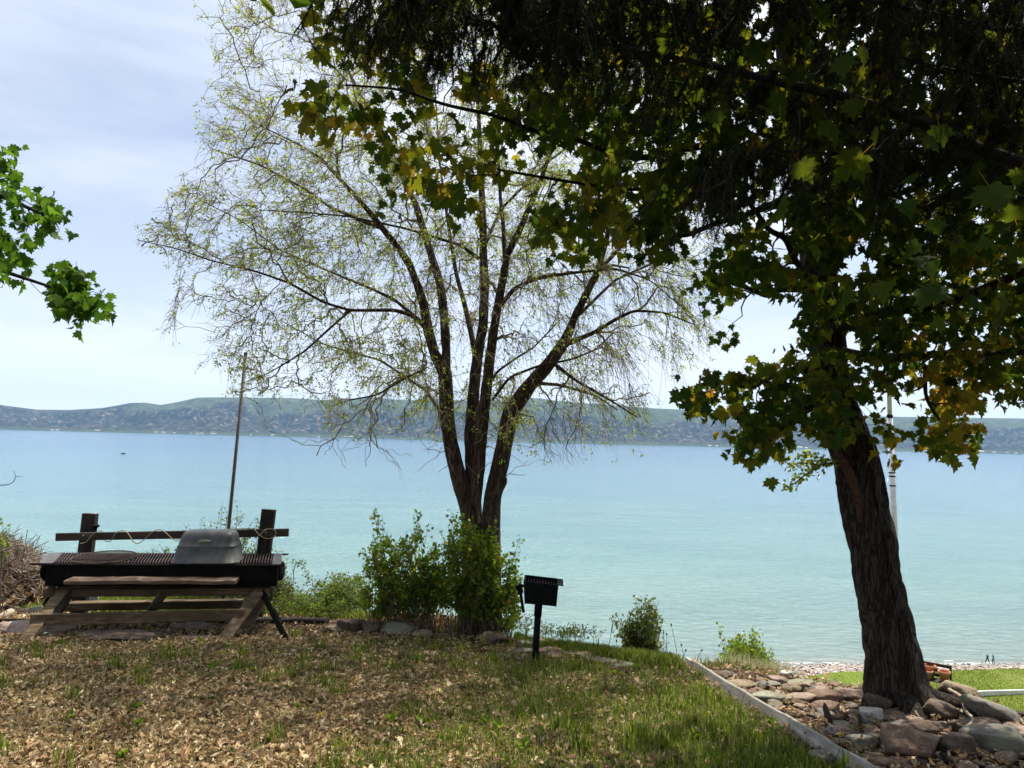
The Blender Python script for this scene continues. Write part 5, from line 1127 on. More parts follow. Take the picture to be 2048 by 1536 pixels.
# ------------------------------------------------------------------ walkers on the beach and a boat
def walker(px, pyf, pyt, top, legs_, label, stride, face=1):
    y = 137.2; d = ray(px, pyf); base = CAM + d * (y / d[1]); s_ = (pyf - pyt) / FOC * y / 1.72; zb = zz(base[0], y); base[2] = max(zb, base[2] if abs(base[2] - zb) < 1.0 else zb)
    J = {'pel': (0, 0, .95), 'chest': (.03, 0, 1.30), 'neck': (.04, 0, 1.48), 'head': (.07, 0, 1.60), 'top': (.07, 0, 1.70), 'hl': (0, .09, .90), 'kl': (stride * .35 + .04, .09, .50), 'fl': (stride * .5, .09, .07), 'tl': (stride * .5 + .17, .09, .04),
         'hr': (0, -.09, .90), 'kr': (-stride * .22 + .04, -.09, .50), 'fr': (-stride * .5, -.09, .10), 'tr': (-stride * .5 + .16, -.09, .04),
         'sl': (.03, .19, 1.40), 'el': (-.08, .25, 1.13), 'wl': (.10, .22, .96), 'sr': (.03, -.19, 1.40), 'er': (.0, -.25, 1.12), 'wr': (.20, -.2, 1.05)}
    E2 = [('pel', 'chest'), ('chest', 'neck'), ('neck', 'head'), ('head', 'top'), ('pel', 'hl'), ('hl', 'kl'), ('kl', 'fl'), ('fl', 'tl'), ('pel', 'hr'), ('hr', 'kr'), ('kr', 'fr'), ('fr', 'tr'), ('chest', 'sl'), ('sl', 'el'), ('el', 'wl'), ('chest', 'sr'), ('sr', 'er'), ('er', 'wr')]
    Rr = {'pel': .15, 'chest': .16, 'neck': .06, 'head': .10, 'top': .07, 'hl': .10, 'kl': .075, 'fl': .055, 'tl': .045, 'hr': .10, 'kr': .075, 'fr': .055, 'tr': .045, 'sl': .075, 'el': .055, 'wl': .04, 'sr': .075, 'er': .055, 'wr': .04}
    names = list(J); me = bpy.data.meshes.new("body"); me.from_pydata([(J[n][0] * face * s_, J[n][1] * s_, J[n][2] * s_) for n in names], [(names.index(a), names.index(b_)) for a, b_ in E2], [])
    o = bpy.data.objects.new("tmp", me); COL.objects.link(o); md = o.modifiers.new("s", 'SKIN')
    for i, n in enumerate(names): me.skin_vertices[0].data[i].radius = (Rr[n] * s_, Rr[n] * s_)
    me.skin_vertices[0].data[0].use_root = True; ss = o.modifiers.new("ss", 'SUBSURF'); ss.levels = 2
    dg = bpy.context.evaluated_depsgraph_get(); m2 = bpy.data.meshes.new_from_object(o.evaluated_get(dg)); bpy.data.objects.remove(o)
    e = empty("person", base, label, "person", "walkers on the beach")
    ob = bpy.data.objects.new("body", m2); COL.objects.link(ob); ob.parent = e; m2.materials.clear()
    for mt in (legs_, top, M['skin'], M['hair']): m2.materials.append(mt)
    for p_ in m2.polygons:
        z = p_.center.z / s_; x = p_.center.x * face / s_
        p_.material_index = 0 if z < .96 and abs(p_.center.y) < .17 * s_ else 3 if z > 1.64 or (z > 1.5 and x < .04) else 2 if z > 1.46 or z < 1.04 and abs(p_.center.y) > .19 * s_ else 1
        p_.use_smooth = True
M['skin'] = plain_mat("skin", (0.35, 0.2, 0.14), (0.42, 0.26, 0.18), 5); M['hair'] = plain_mat("dark_hair", (0.02, 0.012, 0.008), (0.04, 0.025, 0.015), 5)
M['black_cloth'] = plain_mat("black_cloth", (0.008, 0.008, 0.01), (0.015, 0.015, 0.018), 5); M['teal_cloth'] = plain_mat("teal_cloth", (0.10, 0.32, 0.34), (0.14, 0.38, 0.40), 5); M['dark_jeans'] = plain_mat("dark_trousers", (0.02, 0.03, 0.045), (0.035, 0.045, 0.06), 5)
walker(1975.5, 1327, 1308.5, M['black_cloth'], M['black_cloth'], "person in black clothes striding along the pebble beach", .62, -1)
walker(1987, 1327, 1309, M['teal_cloth'], M['dark_jeans'], "person in a teal top and dark trousers walking on the beach", .24, -1)
q = G(246, 908, -38.4, 0); bt = empty("small_boat", q, "tiny dark boat far out on the lake at the left", "boat")
sc_ = q[1] / 1000 * 3.4; mb = MB(); V = []
for t_, w in ((-1, .05), (-.8, .22), (-.3, .34), (.3, .34), (.75, .26), (1, .12)):
    V += [q + np.array([t_ * sc_, -w * sc_, .30 * sc_ + .1 * sc_ * t_ * t_]), q + np.array([t_ * sc_ * .93, -w * .6 * sc_, -.1]), q + np.array([t_ * sc_ * .93, w * .6 * sc_, -.1]), q + np.array([t_ * sc_, w * sc_, .30 * sc_ + .1 * sc_ * t_ * t_])]
mb.add(V, [[k * 4 + i, k * 4 + (i + 1) % 4, k * 4 + 4 + (i + 1) % 4, k * 4 + 4 + i] for k in range(5) for i in range(4)] + [[0, 1, 2, 3], [23, 22, 21, 20]]); mb.build("hull", M['black_cloth'], bt)
mb = MB(); mb.hexa([q + np.array(v) * sc_ for v in ((-.2, -.2, .3), (.45, -.2, .3), (.45, .2, .3), (-.2, .2, .3), (-.1, -.16, .55), (.38, -.16, .55), (.38, .16, .55), (-.1, .16, .55))]); mb.build("cabin", M['dark_jeans'], bt)

# ------------------------------------------------------------------ shrubs
LOB = np.array([(0, 0, 0), (.22, .02, 0), (.5, .25, .03), (.34, .45, 0), (.42, .72, -.02), (.15, .75, 0), (0, 1, -.06), (-.15, .75, 0), (-.42, .72, -.02), (-.34, .45, 0), (-.5, .25, .03), (-.22, .02, 0)])
LOF = np.array([[0, i, i + 1] for i in range(1, 11)])
M['shrub_leaf'] = leaf_mat("shrub_leaf", [(0, (0.06, 0.10, 0.015)), (.7, (0.14, 0.20, 0.025)), (.93, (0.24, 0.25, 0.04)), (1, (0.30, 0.10, 0.03))], .48, [(0, (0.17, 0.28, 0.015)), (.8, (0.42, 0.56, 0.03)), (.95, (0.56, 0.54, 0.05)), (1, (0.5, 0.18, 0.05))])
M['olive_leaf'] = leaf_mat("olive_leaf", [(0, (0.045, 0.065, 0.015)), (1, (0.12, 0.13, 0.04))], .4, [(0, (0.14, 0.20, 0.03)), (1, (0.34, 0.38, 0.08))])
M['bright_leaf'] = leaf_mat("bright_bramble_leaf", [(0, (0.05, 0.085, 0.02)), (1, (0.14, 0.18, 0.045))], .42, [(0, (0.14, 0.23, 0.02)), (1, (0.38, 0.46, 0.07))])
M['stem'] = plain_mat("shrub_stem", (0.07, 0.05, 0.035), (0.20, 0.155, 0.11), 20, .9)
def shrub(label, name, base_px, base_w, tips, Y, nst, leafsz, mat, seed, nleaf=26, spread=.03, group=None, fromfrac=.32, stem_r=.006, depth=.3, side=2, cat="shrub"):
    """tips: [(px, py)] guide points across the top; stems rise from base to points under that line"""
    r = rs(seed); base = P(base_px[0], base_px[1], Y); gz = zz(base[0], base[1]); base[2] = gz
    e = empty(name, base, label, cat, group)
    tp = np.array(tips, float); paths = []
    for k in range(nst):
        u = r.rand() if k >= len(tips) else None
        if u is None: tx, ty = tp[k]; 
        else:
            tx = tp[:, 0].min() + u * np.ptp(tp[:, 0]); ty = np.interp(tx, tp[:, 0], tp[:, 1]); ty = ty + r.rand() ** 1.3 * (base_px[1] - ty) * .72 + 4
        dY = r.randn() * depth * .5; T_ = P(tx, ty, Y + dY)
        b_ = P(base_px[0] + (r.rand() - .5) * base_w + (tx - base_px[0]) * .12, base_px[1], Y + dY * .5); b_[2] = zz(b_[0], b_[1]) - .03
        u_ = np.linspace(0, 1, 6)[:, None]; mid = (b_ + T_) / 2 + np.array([(b_[0] - T_[0]) * .22, 0, .05]) + r.randn(3) * .03
        paths.append((1 - u_) ** 2 * b_ + 2 * u_ * (1 - u_) * mid + u_ ** 2 * T_)
    paths = np.array(paths); sides = []
    for p in paths:
        for _ in range(side):
            j = r.randint(2, 5); d = unit(1, r)[0] * .6 + (p[5] - p[0]) / np.linalg.norm(p[5] - p[0]) * .7; l = r.uniform(.08, .22) * np.linalg.norm(p[5] - p[0]) * 1.3
            sides.append(p[j] + d * l * np.linspace(0, 1, 6)[:, None] + r.randn(6, 3) * .006)
    allp = np.concatenate([paths, np.array(sides)]) if sides else paths
    V, F_ = tubes_np(allp, np.concatenate([np.tile(np.linspace(stem_r, .0022, 6), (len(paths), 1)), np.tile(np.linspace(stem_r * .5, .0018, 6), (len(sides), 1))]) if sides else np.tile(np.linspace(stem_r, .0022, 6), (len(paths), 1)), 4)
    mesh_obj("stems", V, F_, M['stem'], e)
    n = len(allp); u = np.concatenate([fromfrac + (1 - fromfrac) * r.rand(len(paths), nleaf) ** .8, .25 + .75 * r.rand(n - len(paths), nleaf)]) * 5 if sides else (fromfrac + (1 - fromfrac) * r.rand(n, nleaf)) * 5
    i0 = np.minimum(u.astype(int), 4); fr = (u - i0)[:, :, None]; ii = np.arange(n)[:, None]
    c = (allp[ii, i0] * (1 - fr) + allp[ii, i0 + 1] * fr).reshape(-1, 3) + r.randn(n * nleaf, 3) * spread
    V, F_, tt = stamp(LOB, LOF, c, r.randn(len(c), 3) + [0, 0, .1], r.randn(len(c), 3) * .7 + [0, -.3, .7], leafsz * r.uniform(.5, 1.2, len(c)), np.clip(r.rand(len(c)) ** 1.2, 0, 1))
    mesh_obj("foliage", V, F_, mat, e, False, None, tt); return e
YS = 8.85
shrub("upright leafy shrub with several tall shoots left of the elm", "leafy_shrub", (812, 1250), 120, [(716, 1150), (730, 1110), (758, 1030), (765, 1036), (780, 1090), (800, 1070), (832, 1018), (842, 1022), (856, 1050), (874, 1085), (903, 1095)], YS - .1, 96, .042, M['shrub_leaf'], 1, 27, .028)
shrub("taller bright green shrub growing round the elm trunk", "leafy_shrub", (960, 1254), 120, [(880, 1090), (895, 1050), (902, 1022), (920, 1015), (945, 1040), (975, 1060), (1000, 1090), (1040, 1075), (1042, 1100), (1030, 1120)], YS - .25, 120, .042, M['shrub_leaf'], 2, 30, .03)
shrub("small dark leafy bush alone against the water", "leafy_bush", (1282, 1330), 40, [(1236, 1235), (1255, 1225), (1283, 1198), (1300, 1200), (1318, 1200), (1326, 1240)], 8.6, 60, .032, M['olive_leaf'], 3, 26, .03)
shrub("round light green bush on the slope near the beach", "round_bush", (1492, 1345), 60, [(1455, 1300), (1462, 1283), (1478, 1272), (1500, 1284), (1520, 1285), (1530, 1300)], 10.5, 150, .042, M['shrub_leaf'], 4, 50, .035, depth=.4, fromfrac=.55)
shrub("straggly green shrub behind the thin pole", "straggly_shrub", (430, 1190), 120, [(230, 1095), (300, 1090), (370, 1050), (420, 1040), (445, 1005), (475, 1010), (500, 1050), (525, 1035), (560, 1070), (570, 1100), (590, 1110)], 10.9, 80, .030, M['olive_leaf'], 5, 20, .03, depth=.6)
shrub("dense olive bush behind the barbecue's right end", "olive_bush", (545, 1230), 130, [(470, 1130), (500, 1110), (530, 1095), (555, 1130), (580, 1150), (610, 1190)], 10.4, 110, .030, M['olive_leaf'], 6, 26, .04, depth=.6)
shrub("arching bright green bramble left of the tall shrubs", "bramble", (665, 1245), 130, [(600, 1200), (640, 1170), (680, 1150), (720, 1145), (745, 1150)], 10.2, 90, .032, M['bright_leaf'], 7, 24, .04, depth=.6)
shrub("low bramble between the dark timber and the stones", "bramble", (600, 1236), 130, [(520, 1200), (560, 1190), (600, 1195), (640, 1205), (690, 1212)], 9.9, 60, .026, M['bright_leaf'], 17, 24, .04, depth=.5)
shrub("low dark green growth seen under the barbecue's rail", "low_shrub", (330, 1205), 330, [(185, 1190), (260, 1178), (330, 1165), (400, 1160), (470, 1160), (500, 1170)], 11.4, 130, .030, M['olive_leaf'], 8, 24, .04, depth=.5)
shrub("bright green sapling tip at the left edge above the brush pile", "sapling", (2, 1110), 20, [(-60, 1025), (-40, 1020), (-10, 1030), (6, 1040), (14, 1055)], 9.2, 20, .045, M['bright_leaf'], 9, 16, .03, fromfrac=.72, side=0)
# fine arching sprays over the water between fence and shrubs
for k, (pts, lb) in enumerate([([(585, 1215), (588, 1140), (600, 1125), (615, 1150), (612, 1170)], "thin arching spray right of the barbecue"), ([(650, 1225), (628, 1180), (640, 1165), (668, 1150), (690, 1155)], "thin arching spray left of the bramble")]):
    p = smooth_path([P(a, b_, 10.0) for a, b_ in pts], 6); p[0][2] = zz(p[0][0], p[0][1]); e = empty("bramble_spray", p[0], lb, "bramble"); mb = MB(); mb.tube(p, np.linspace(.006, .002, len(p)), 5); mb.build("stem", M['stem'], e)
    r = rs(90 + k); c = np.repeat(p[6:], 7, 0) + r.randn(len(p[6:]) * 7, 3) * .03; V, F_, tt = stamp(LOB, LOF, c, r.randn(len(c), 3), r.randn(len(c), 3), .03 * r.uniform(.5, 1, len(c)), r.rand(len(c))); mesh_obj("foliage", V, F_, M['olive_leaf'], e, False, None, tt)

# ------------------------------------------------------------------ brush pile
M['dead_leaf'] = leaf_mat("dead_leaf", [(0, (0.12, 0.068, 0.03)), (.35, (0.30, 0.19, 0.095)), (.7, (0.50, 0.37, 0.21)), (.93, (0.74, 0.61, 0.41)), (1, (0.52, 0.33, 0.18))], .2)
M['dry_twig'] = plain_mat("dry_twig", (0.13, 0.095, 0.07), (0.38, 0.30, 0.24), 6, .9)
bc = P(-62, 1228, 10.0); bc[2] = zz(bc[0], bc[1]); e = empty("brush_pile", bc, "heap of dry twigs and dead leaves at the left edge", "brush pile")
r = rs(33); nt_ = 5200; a = r.rand(nt_) * 2 * math.pi; q = np.sqrt(r.rand(nt_)); H = np.array([1.05, .9, .95])
pos = np.stack([q * np.cos(a), q * np.sin(a), np.sqrt(1 - q ** 2) * r.uniform(.55, 1.04, nt_)], -1) * H + bc
d = unit(nt_, r) * [1, .7, .5] + [0.5, -.1, .25]; d /= np.linalg.norm(d, axis=1)[:, None]; l = r.uniform(.12, .5, nt_); u = np.linspace(-.5, .5, 4)[None, :, None]
PT = pos[:, None] + d[:, None] * l[:, None, None] * u + r.randn(nt_, 4, 3) * .016
V, F_ = tubes_np(PT, np.repeat(r.uniform(.0022, .0065, nt_)[:, None], 4, 1), 3); mesh_obj("twig_heap", V, F_, M['dry_twig'], e)
nl = 7000; a = r.rand(nl) * 2 * math.pi; q = np.sqrt(r.rand(nl)); pos = np.stack([q * np.cos(a), q * np.sin(a), np.sqrt(1 - q ** 2) * r.uniform(.6, .95, nl) * .72], -1) * H * [1.05, 1.1, 1] + bc
V, F_, tt = stamp(LOB * [1, 1, 3], LOF, pos, r.randn(nl, 3), r.randn(nl, 3) * .6 + [0, -.4, .6], r.uniform(.04, .09, nl), r.rand(nl)); mesh_obj("dead_leaves", V, F_, M['dead_leaf'], e, False, None, tt)
mb = MB(); v = ICO * (H * .80) * (1 + .05 * fbm(ICO[:, 0] * 4, ICO[:, 1] * 4, 3, 3))[:, None] + bc; M['mound'] = plain_mat("leafy_mound", (0.05, 0.03, 0.02), (0.20, 0.13, 0.09), 24, .95, 0, .8, .03)
mesh_obj("mound", v, ICF, M['mound'], e)
for pts, w, lb in [([(-40, 1120), (10, 1100), (35, 1090), (49, 1091)], .016, "forked bare branch poking right out of the brush pile"), ([(-60, 985), (-10, 972), (20, 968), (31, 955), (27, 940)], .008, "thin bare twig curling over the water at the left edge")]:
    p = smooth_path([P(a, b_, 9.2) for a, b_ in pts], 5); mb = MB()
    if w < .01: p = np.vstack([[p[0] + [-.25, 0, -1.4]], [p[0] + [-.15, 0, -.6]], p])
    mb.tube(p, np.linspace(w, w * .3, len(p)), 7); mb.tube([p[-5], p[-4] + [.05, 0, -.03], p[-4] + [.1, 0, -.02]], [w * .5, w * .4, w * .2], 5); tag(mb.build("bare_branch", M['dry_twig'] if w > .01 else M['twig_dark'], None, True), lb, "branch")

# ------------------------------------------------------------------ ground cover
M['grass'] = leaf_mat("grass_blade", [(0, (0.035, 0.065, 0.008)), (.5, (0.085, 0.12, 0.016)), (.72, (0.17, 0.18, 0.035)), (1, (0.42, 0.34, 0.16))], .4, [(0, (0.12, 0.21, 0.012)), (.6, (0.28, 0.38, 0.025)), (1, (0.45, 0.40, 0.14))])
r = rs(101); n = 150000; y = 3.6 + (11.5 - 3.6) * r.rand(n) ** 1.15; x = (r.rand(n) - .5) * 2 * .78 * y
ok = (y < ylip(x) + .5) & left_of_board(x, y, .035); x, y = x[ok], y[ok]; lu = lushness(x, y); ok = r.rand(len(x)) < lu ** 1.1 * 1.2; x, y, lu = x[ok], y[ok], lu[ok]
under = (x < -2.3) & (y > 8.0) & (y < 10.0); keep = ~under | (r.rand(len(x)) < .12); x, y, lu = x[keep], y[keep], lu[keep]
def blades(x, y, hmul, seed, name="grass", label="", mat=None, wd=.0035, lean=.5):
    r = rs(seed); n = len(x); h = hmul * r.uniform(.5, 1.3, n); a = r.rand(n) * 2 * math.pi; b_ = np.stack([x, y, zg(x, y) - .004], -1); ln = r.uniform(.1, 1, n) * lean
    dr = np.stack([np.cos(a), np.sin(a), 0 * a], -1); w = np.stack([-np.sin(a), np.cos(a), 0 * a], -1) * (wd * r.uniform(.6, 1.3, n))[:, None]
    m1 = b_ + dr * (h * ln * .35)[:, None] + np.array([0, 0, 1]) * (h * .6)[:, None]; t_ = b_ + dr * (h * ln)[:, None] + np.array([0, 0, 1]) * (h * (1 - .3 * ln))[:, None]
    V = np.stack([b_ - w, b_ + w, m1 - w * .8, m1 + w * .8, t_], 1).reshape(-1, 3); F_ = (np.arange(n) * 5)[:, None, None] + np.array([[0, 1, 3], [0, 3, 2], [2, 3, 4]])
    tt = np.repeat(np.clip(r.rand(n) ** 1.3, 0, 1), 5)
    return tag(mesh_obj(name, V, F_.reshape(-1, 3), mat or M['grass'], None, False, None, tt), label, kind="stuff")
nb_ = 1 - .55 * left_of_board(-x, y) * 0 - .6 * ~left_of_board(x, y, -.16); blades(x, y, (.045 + .045 * lu) * nb_, 5, label="thin patchy grass growing through the leaf litter")
r = rs(131); n = 70000; y = 3.6 + 6.6 * r.rand(n) ** 1.15; x = (r.rand(n) - .5) * 2 * .78 * y; ok = (y < ylip(x)) & left_of_board(x, y, .03) & ~((x < -2.3) & (y > 8.2) & (y < 10)); x, y = x[ok], y[ok]
M['straw'] = leaf_mat("straw_blade", [(0, (0.13, 0.11, 0.035)), (.5, (0.30, 0.25, 0.11)), (1, (0.55, 0.46, 0.26))], .35, [(0, (0.20, 0.20, 0.04)), (1, (0.5, 0.42, 0.2))])
blades(x, y, .05, 25, label="dry straw coloured blades matted through the litter", wd=.0028, lean=1.5, mat=M['straw'], name="dry_grass")
# coarse tufts
r = rs(102); nt_ = 330; ty = 4.2 + 4.6 * r.rand(nt_); tx = (r.rand(nt_) - .5) * 1.5 * ty; lu = lushness(tx, ty); ok = (r.rand(nt_) < lu * 1.2) & left_of_board(tx, ty) & (ty < ylip(tx)); tx, ty = tx[ok], ty[ok]
x = np.repeat(tx, 34) + r.randn(len(tx) * 34) * .045; y = np.repeat(ty, 34) + r.randn(len(tx) * 34) * .045
blades(x, y, .13, 6, label="coarse darker grass tufts scattered over the lawn", wd=.0045, lean=.7)
# grass fringe along the lip
r = rs(103); n = 15000; x = np.concatenate([r.uniform(.1, 1.75, n), r.uniform(-6, -1.5, n)]); y = ylip(x) + r.randn(2 * n) * .13; ok = left_of_board(x, y); x, y = x[ok], y[ok]
blades(x, y, .11, 7, label="long grass fringe along the edge of the bluff", wd=.0035, lean=.6)
r = rs(104); n = 26000; x = r.uniform(-7.5, -2.0, n); y = r.uniform(9.5, 11.6, n); blades(x, y, .10, 8, label="sunlit grass strip behind the barbecue", wd=.006, lean=.6)
# lower lawn blades
r = rs(105); n = 60000; x = r.uniform(9.6, 21, n); y = r.uniform(19, 26.8, n); ok = (y < lawn_y1(x)); x, y = x[ok], y[ok]
o = blades(x, y, .05, 9, label="mown grass blades of the lower lawn", wd=.008, lean=.9)
vv = np.empty(len(o.data.vertices) * 3, dtype=np.float32); o.data.vertices.foreach_get("co", vv); vv = vv.reshape(-1, 3); bz = np.repeat(zg(x, y), 5); vv[:, 2] += (LAWN_Z + .03 - bz); o.data.vertices.foreach_set("co", vv.ravel())
# bluff slope weeds
r = rs(106); n = 30000; x = r.uniform(-6, 9, n); y = ylip(x) + .5 + 7 * r.rand(n) ** 1.3; ok = (x < 2.4) | (y > ylip(x) + 2.2); x, y = x[ok], y[ok]; blades(x, y, .15, 10, label="rough weeds on the bluff slope", wd=.007, lean=.6)
# seed-headed stalks along the edge
M['dry_grass'] = leaf_mat("dry_grass", [(0, (0.26, 0.24, 0.12)), (1, (0.60, 0.52, 0.36))], .45, [(0, (0.36, 0.36, 0.15)), (1, (0.65, 0.58, 0.38))])
r = rs(107); e = None
M['yellow_weed'] = leaf_mat("yellow_green_weed", [(0, (0.22, 0.25, 0.04)), (1, (0.45, 0.45, 0.08))], .45, [(0, (0.4, 0.45, 0.05)), (1, (0.7, 0.65, 0.12))])
def stalks(label, name, pxs, Y, hpx, seed, head, mat, n=1, cat="weed", group=None):
    r = rs(seed); b0 = P(pxs[0], pxs[1], Y); b0[2] = zz(b0[0], b0[1]); e = empty(name, b0, label, cat, group); mb = MB(); hb = MB()
    for k in range(n):
        b_ = b0 + np.array([r.randn() * pxs[2], r.randn() * pxs[2] * .6, 0]); b_[2] = zz(b_[0], b_[1]); h = hpx / FOC * Y * r.uniform(.6, 1.1); t_ = b_ + np.array([r.randn() * .12 * h, r.randn() * .08 * h, h])
        p = smooth_path([b_, (b_ + t_) / 2 + r.randn(3) * .01, t_], 3); mb.tube(p, np.linspace(.0035, .0018, len(p)), 4)
        d = t_ - p[-2]; d /= np.linalg.norm(d)
        if head == 'bud': hb.lathe(t_, [(.001, -.004), (.007, 0), (.009, .01), (.005, .02), (.001, .024)], 7, d)
        elif head == 'spike': hb.lathe(t_ - d * .09, [(.001, 0), (.006, .01), (.007, .05), (.004, .09), (.001, .11)], 6, d)
        else:
            for j in range(9):
                q = t_ - d * r.uniform(0, .35) * h; q2 = q + np.array([r.randn() * .05, r.randn() * .05, .05]); mb.tube([q, q2], .0015, 3); hb.lathe(q2, [(.001, -.008), (.009, 0), (.001, .01)], 6)
    if n == 1: mb.build("stalk", mat, e); hb.build("seed_head", M['twig_dark'] if head == 'bud' else mat, e)
    else:
        k0 = len(mb.F); 
        for v_, t_ in zip(hb.V, hb.T): mb.V.append(v_); mb.T.append(t_)
        mb.F += [[i + mb.n for i in f_] for f_ in hb.F]; mb.build("foliage", [mat, M['twig_dark'] if head == 'bud' else mat], e, midx=[0] * k0 + [1] * len(hb.F))
k = 0
for px, py, h, hd, lb in [(1193, 1312, 40, 'spike', "lone grass stalk just right of the park grill"), (1213, 1318, 60, 'spike', "tall thin grass stalk over the water left of the dark bush"), (1233, 1322, 40, 'bud', "short stalk with dark bud left of the dark bush"),
                          (1336, 1330, 60, 'bud', "group of dark budded stalks right of the dark bush"), (1357, 1332, 70, 'bud', "tallest budded stalk by the white board's tip"), (1368, 1334, 45, 'bud', "small budded stalk beside the white board's tip"), (1405, 1338, 40, 'bud', "bent budded stalk beyond the white board's tip")]:
    k += 1; stalks(lb, "weed_stalk", (px, py, .02 if 'group' not in lb else .08), 7.5, h, 200 + k, hd, M['olive_leaf'], 4 if 'group' in lb else 1, "weed", "stalks along the bluff edge")
stalks("pale yellow weed spray left of the park grill", "yellow_weed", (1025, 1300, .10), 7.9, 62, 220, 'spray', M['yellow_weed'], 12)
stalks("yellow green weed clump right of the park grill", "yellow_weed", (1112, 1312, .12), 7.8, 42, 221, 'spray', M['yellow_weed'], 16)
stalks("second yellow weed clump near the flat tan stone", "yellow_weed", (1150, 1314, .10), 7.8, 42, 222, 'spray', M['yellow_weed'], 12)
def clump(label, px, py, Y, sx, sy, n, h, seed, mat):
    r = rs(seed); c = P(px, py, Y); x = c[0] + r.randn(n) * sx; y = c[1] + r.randn(n) * sy; e = empty("dry_grass_clump", (c[0], c[1], zz(c[0], c[1])), label, "grass clump")
    o = blades(x, y, h, seed, "foliage", None, mat, .0022, .45); del o["kind"]
    o.data.transform(Matrix.Translation(-e.location)); o.parent = e
clump("dry pale grass clump beside the round light green bush", 1500, 1352, 7.75, .15, .10, 1500, .24, 223, M['dry_grass'])
clump("taller dry grass clump on the maple side of the round bush", 1562, 1358, 7.7, .11, .10, 1300, .29, 224, M['dry_grass'])
r = rs(110); n = 9000; c0 = P(1515, 1355, 7.8); x = c0[0] + r.randn(n) * .24; y = c0[1] + r.randn(n) * .14; blades(x, y, .13, 12, label="pale green sage growth under the dry grass clumps", wd=.005, lean=.5, mat=M['olive_leaf'])

# leaf litter
r = rs(120); n = 72000; y = 3.6 + (10.6 - 3.6) * r.rand(n) ** 1.1; x = (r.rand(n) - .5) * 2 * .78 * y; ok = (y < ylip(x) + .1); x, y = x[ok], y[ok]; lu = lushness(x, y)
inb = ~left_of_board(x, y); ok = np.where(inb, r.rand(len(x)) < .42, r.rand(len(x)) < 1.05 - 1.1 * lu); x, y = x[ok], y[ok]; n = len(x)
CURL = np.array([(0, -.05, .0), (.14, .05, .12), (.36, .30, .26), (.10, .48, .03), (.27, .95, .30), (.02, 1.15, .12), (-.12, .72, .02), (-.30, .88, .20), (-.22, .35, .16), (-.10, .0, .05), (0, .45, -.06)])
CF = np.array([[10, i, (i + 1) % 10] for i in range(10)])
pos = np.stack([x, y, zg(x, y) + r.uniform(.002, .022, n) + (r.rand(n) ** 3) * .05 * ~left_of_board(x, y)], -1)
V, F_, tt = stamp(CURL, CF, pos, r.randn(n, 3) * [1, 1, .35], r.randn(n, 3) * .55 + [0, 0, 1], r.uniform(.018, .060, n), np.clip(r.rand(n) * .9 + .1 * r.randn(n) + .08, 0, 1))
tag(mesh_obj("leaf_litter", V, F_, M['dead_leaf'], None, False, None, tt), "brown and tan dead leaves strewn over the ground", kind="stuff")
r = rs(121); n = 1500; y = 3.8 + 6 * r.rand(n); x = (r.rand(n) - .5) * 1.5 * y; ok = y < ylip(x); x, y = x[ok], y[ok]; n = len(x); pos = np.stack([x, y, zg(x, y) + .012], -1)
d = unit(n, r) * [1, 1, .12]; l = r.uniform(.05, .22, n); u = np.linspace(-.5, .5, 4)[None, :, None]; PT = pos[:, None] + d[:, None] * l[:, None, None] * u + r.randn(n, 4, 3) * .006
V, F_ = tubes_np(PT, np.repeat(r.uniform(.0015, .004, n)[:, None], 4, 1), 4); tag(mesh_obj("fallen_twigs", V, F_, M['dry_twig']), "small dry twigs scattered through the leaf litter", kind="stuff")
# drifts of larger whole leaves
r = rs(150); n = 5200; y = 3.8 + 5.2 * r.rand(n); x = (r.rand(n) - .5) * 2 * .75 * y; ok = (y < ylip(x)) & (fbm(x * 1.1 + 3, y * 1.1, 3, 88) > .12) & (r.rand(n) < (1.1 - lushness(x, y)) * .6); x, y = x[ok], y[ok]; n = len(x)
pos = np.stack([x, y, zg(x, y) + r.uniform(.012, .04, n)], -1); MLt = LT2.copy(); MLt[:, 2] *= 1.3
V, F_, tt = stamp(MLt - [0, .4, 0], LF, pos, r.randn(n, 3) * [1, 1, .3], r.randn(n, 3) * .45 + [0, 0, 1], r.uniform(.032, .066, n), np.clip(.25 + .75 * r.rand(n), 0, .97))
tag(mesh_obj("maple_leaf_litter", V, F_, M['dead_leaf'], None, False, None, tt), "larger curled dead maple leaves drifted in patches", kind="stuff")
# broad-leaved weeds
r = rs(122)
WD = [(22, 1262), (120, 1290), (400, 1285), (265, 1425), (245, 1520), (275, 1455), (430, 1340), (455, 1308), (500, 1345), (600, 1420), (740, 1290), (890, 1320), (845, 1450), (975, 1448), (1000, 1460), (1040, 1440), (1045, 1500), (1230, 1350), (1270, 1340), (1340, 1390), (1420, 1390), (1500, 1500), (1440, 1520), (1390, 1480), (1540, 1450), (1330, 1500), (780, 1445), (140, 1440)]
for px, py in WD:
    b_ = G(px, py); b_[2] = zz(b_[0], b_[1]); e = empty("dandelion_plant", b_, "leafy green weed rosette growing in the patchy grass", "weed", "weeds in the grass"); n = 14
    a = r.rand(n) * 2 * math.pi; el = r.uniform(.3, 1.3, n); ax_ = np.stack([np.cos(a) * np.cos(el), np.sin(a) * np.cos(el), np.sin(el)], -1)
    V, F_, tt = stamp(np.array([(0, 0, 0), (.12, .25, .03), (.06, .4, 0), (.17, .65, .02), (.08, .8, 0), (0, 1, -.1), (-.08, .8, 0), (-.17, .65, .02), (-.06, .4, 0), (-.12, .25, .03)]), np.array([[0, i, i + 1] for i in range(1, 9)]), np.tile(b_, (n, 1)), ax_, np.tile([0, 0, 1.0], (n, 1)) + r.randn(n, 3) * .1, r.uniform(.04, .10, n), r.rand(n) * .4)
    mesh_obj("leaves", V, F_, M['shrub_leaf'], e, False, None, tt)
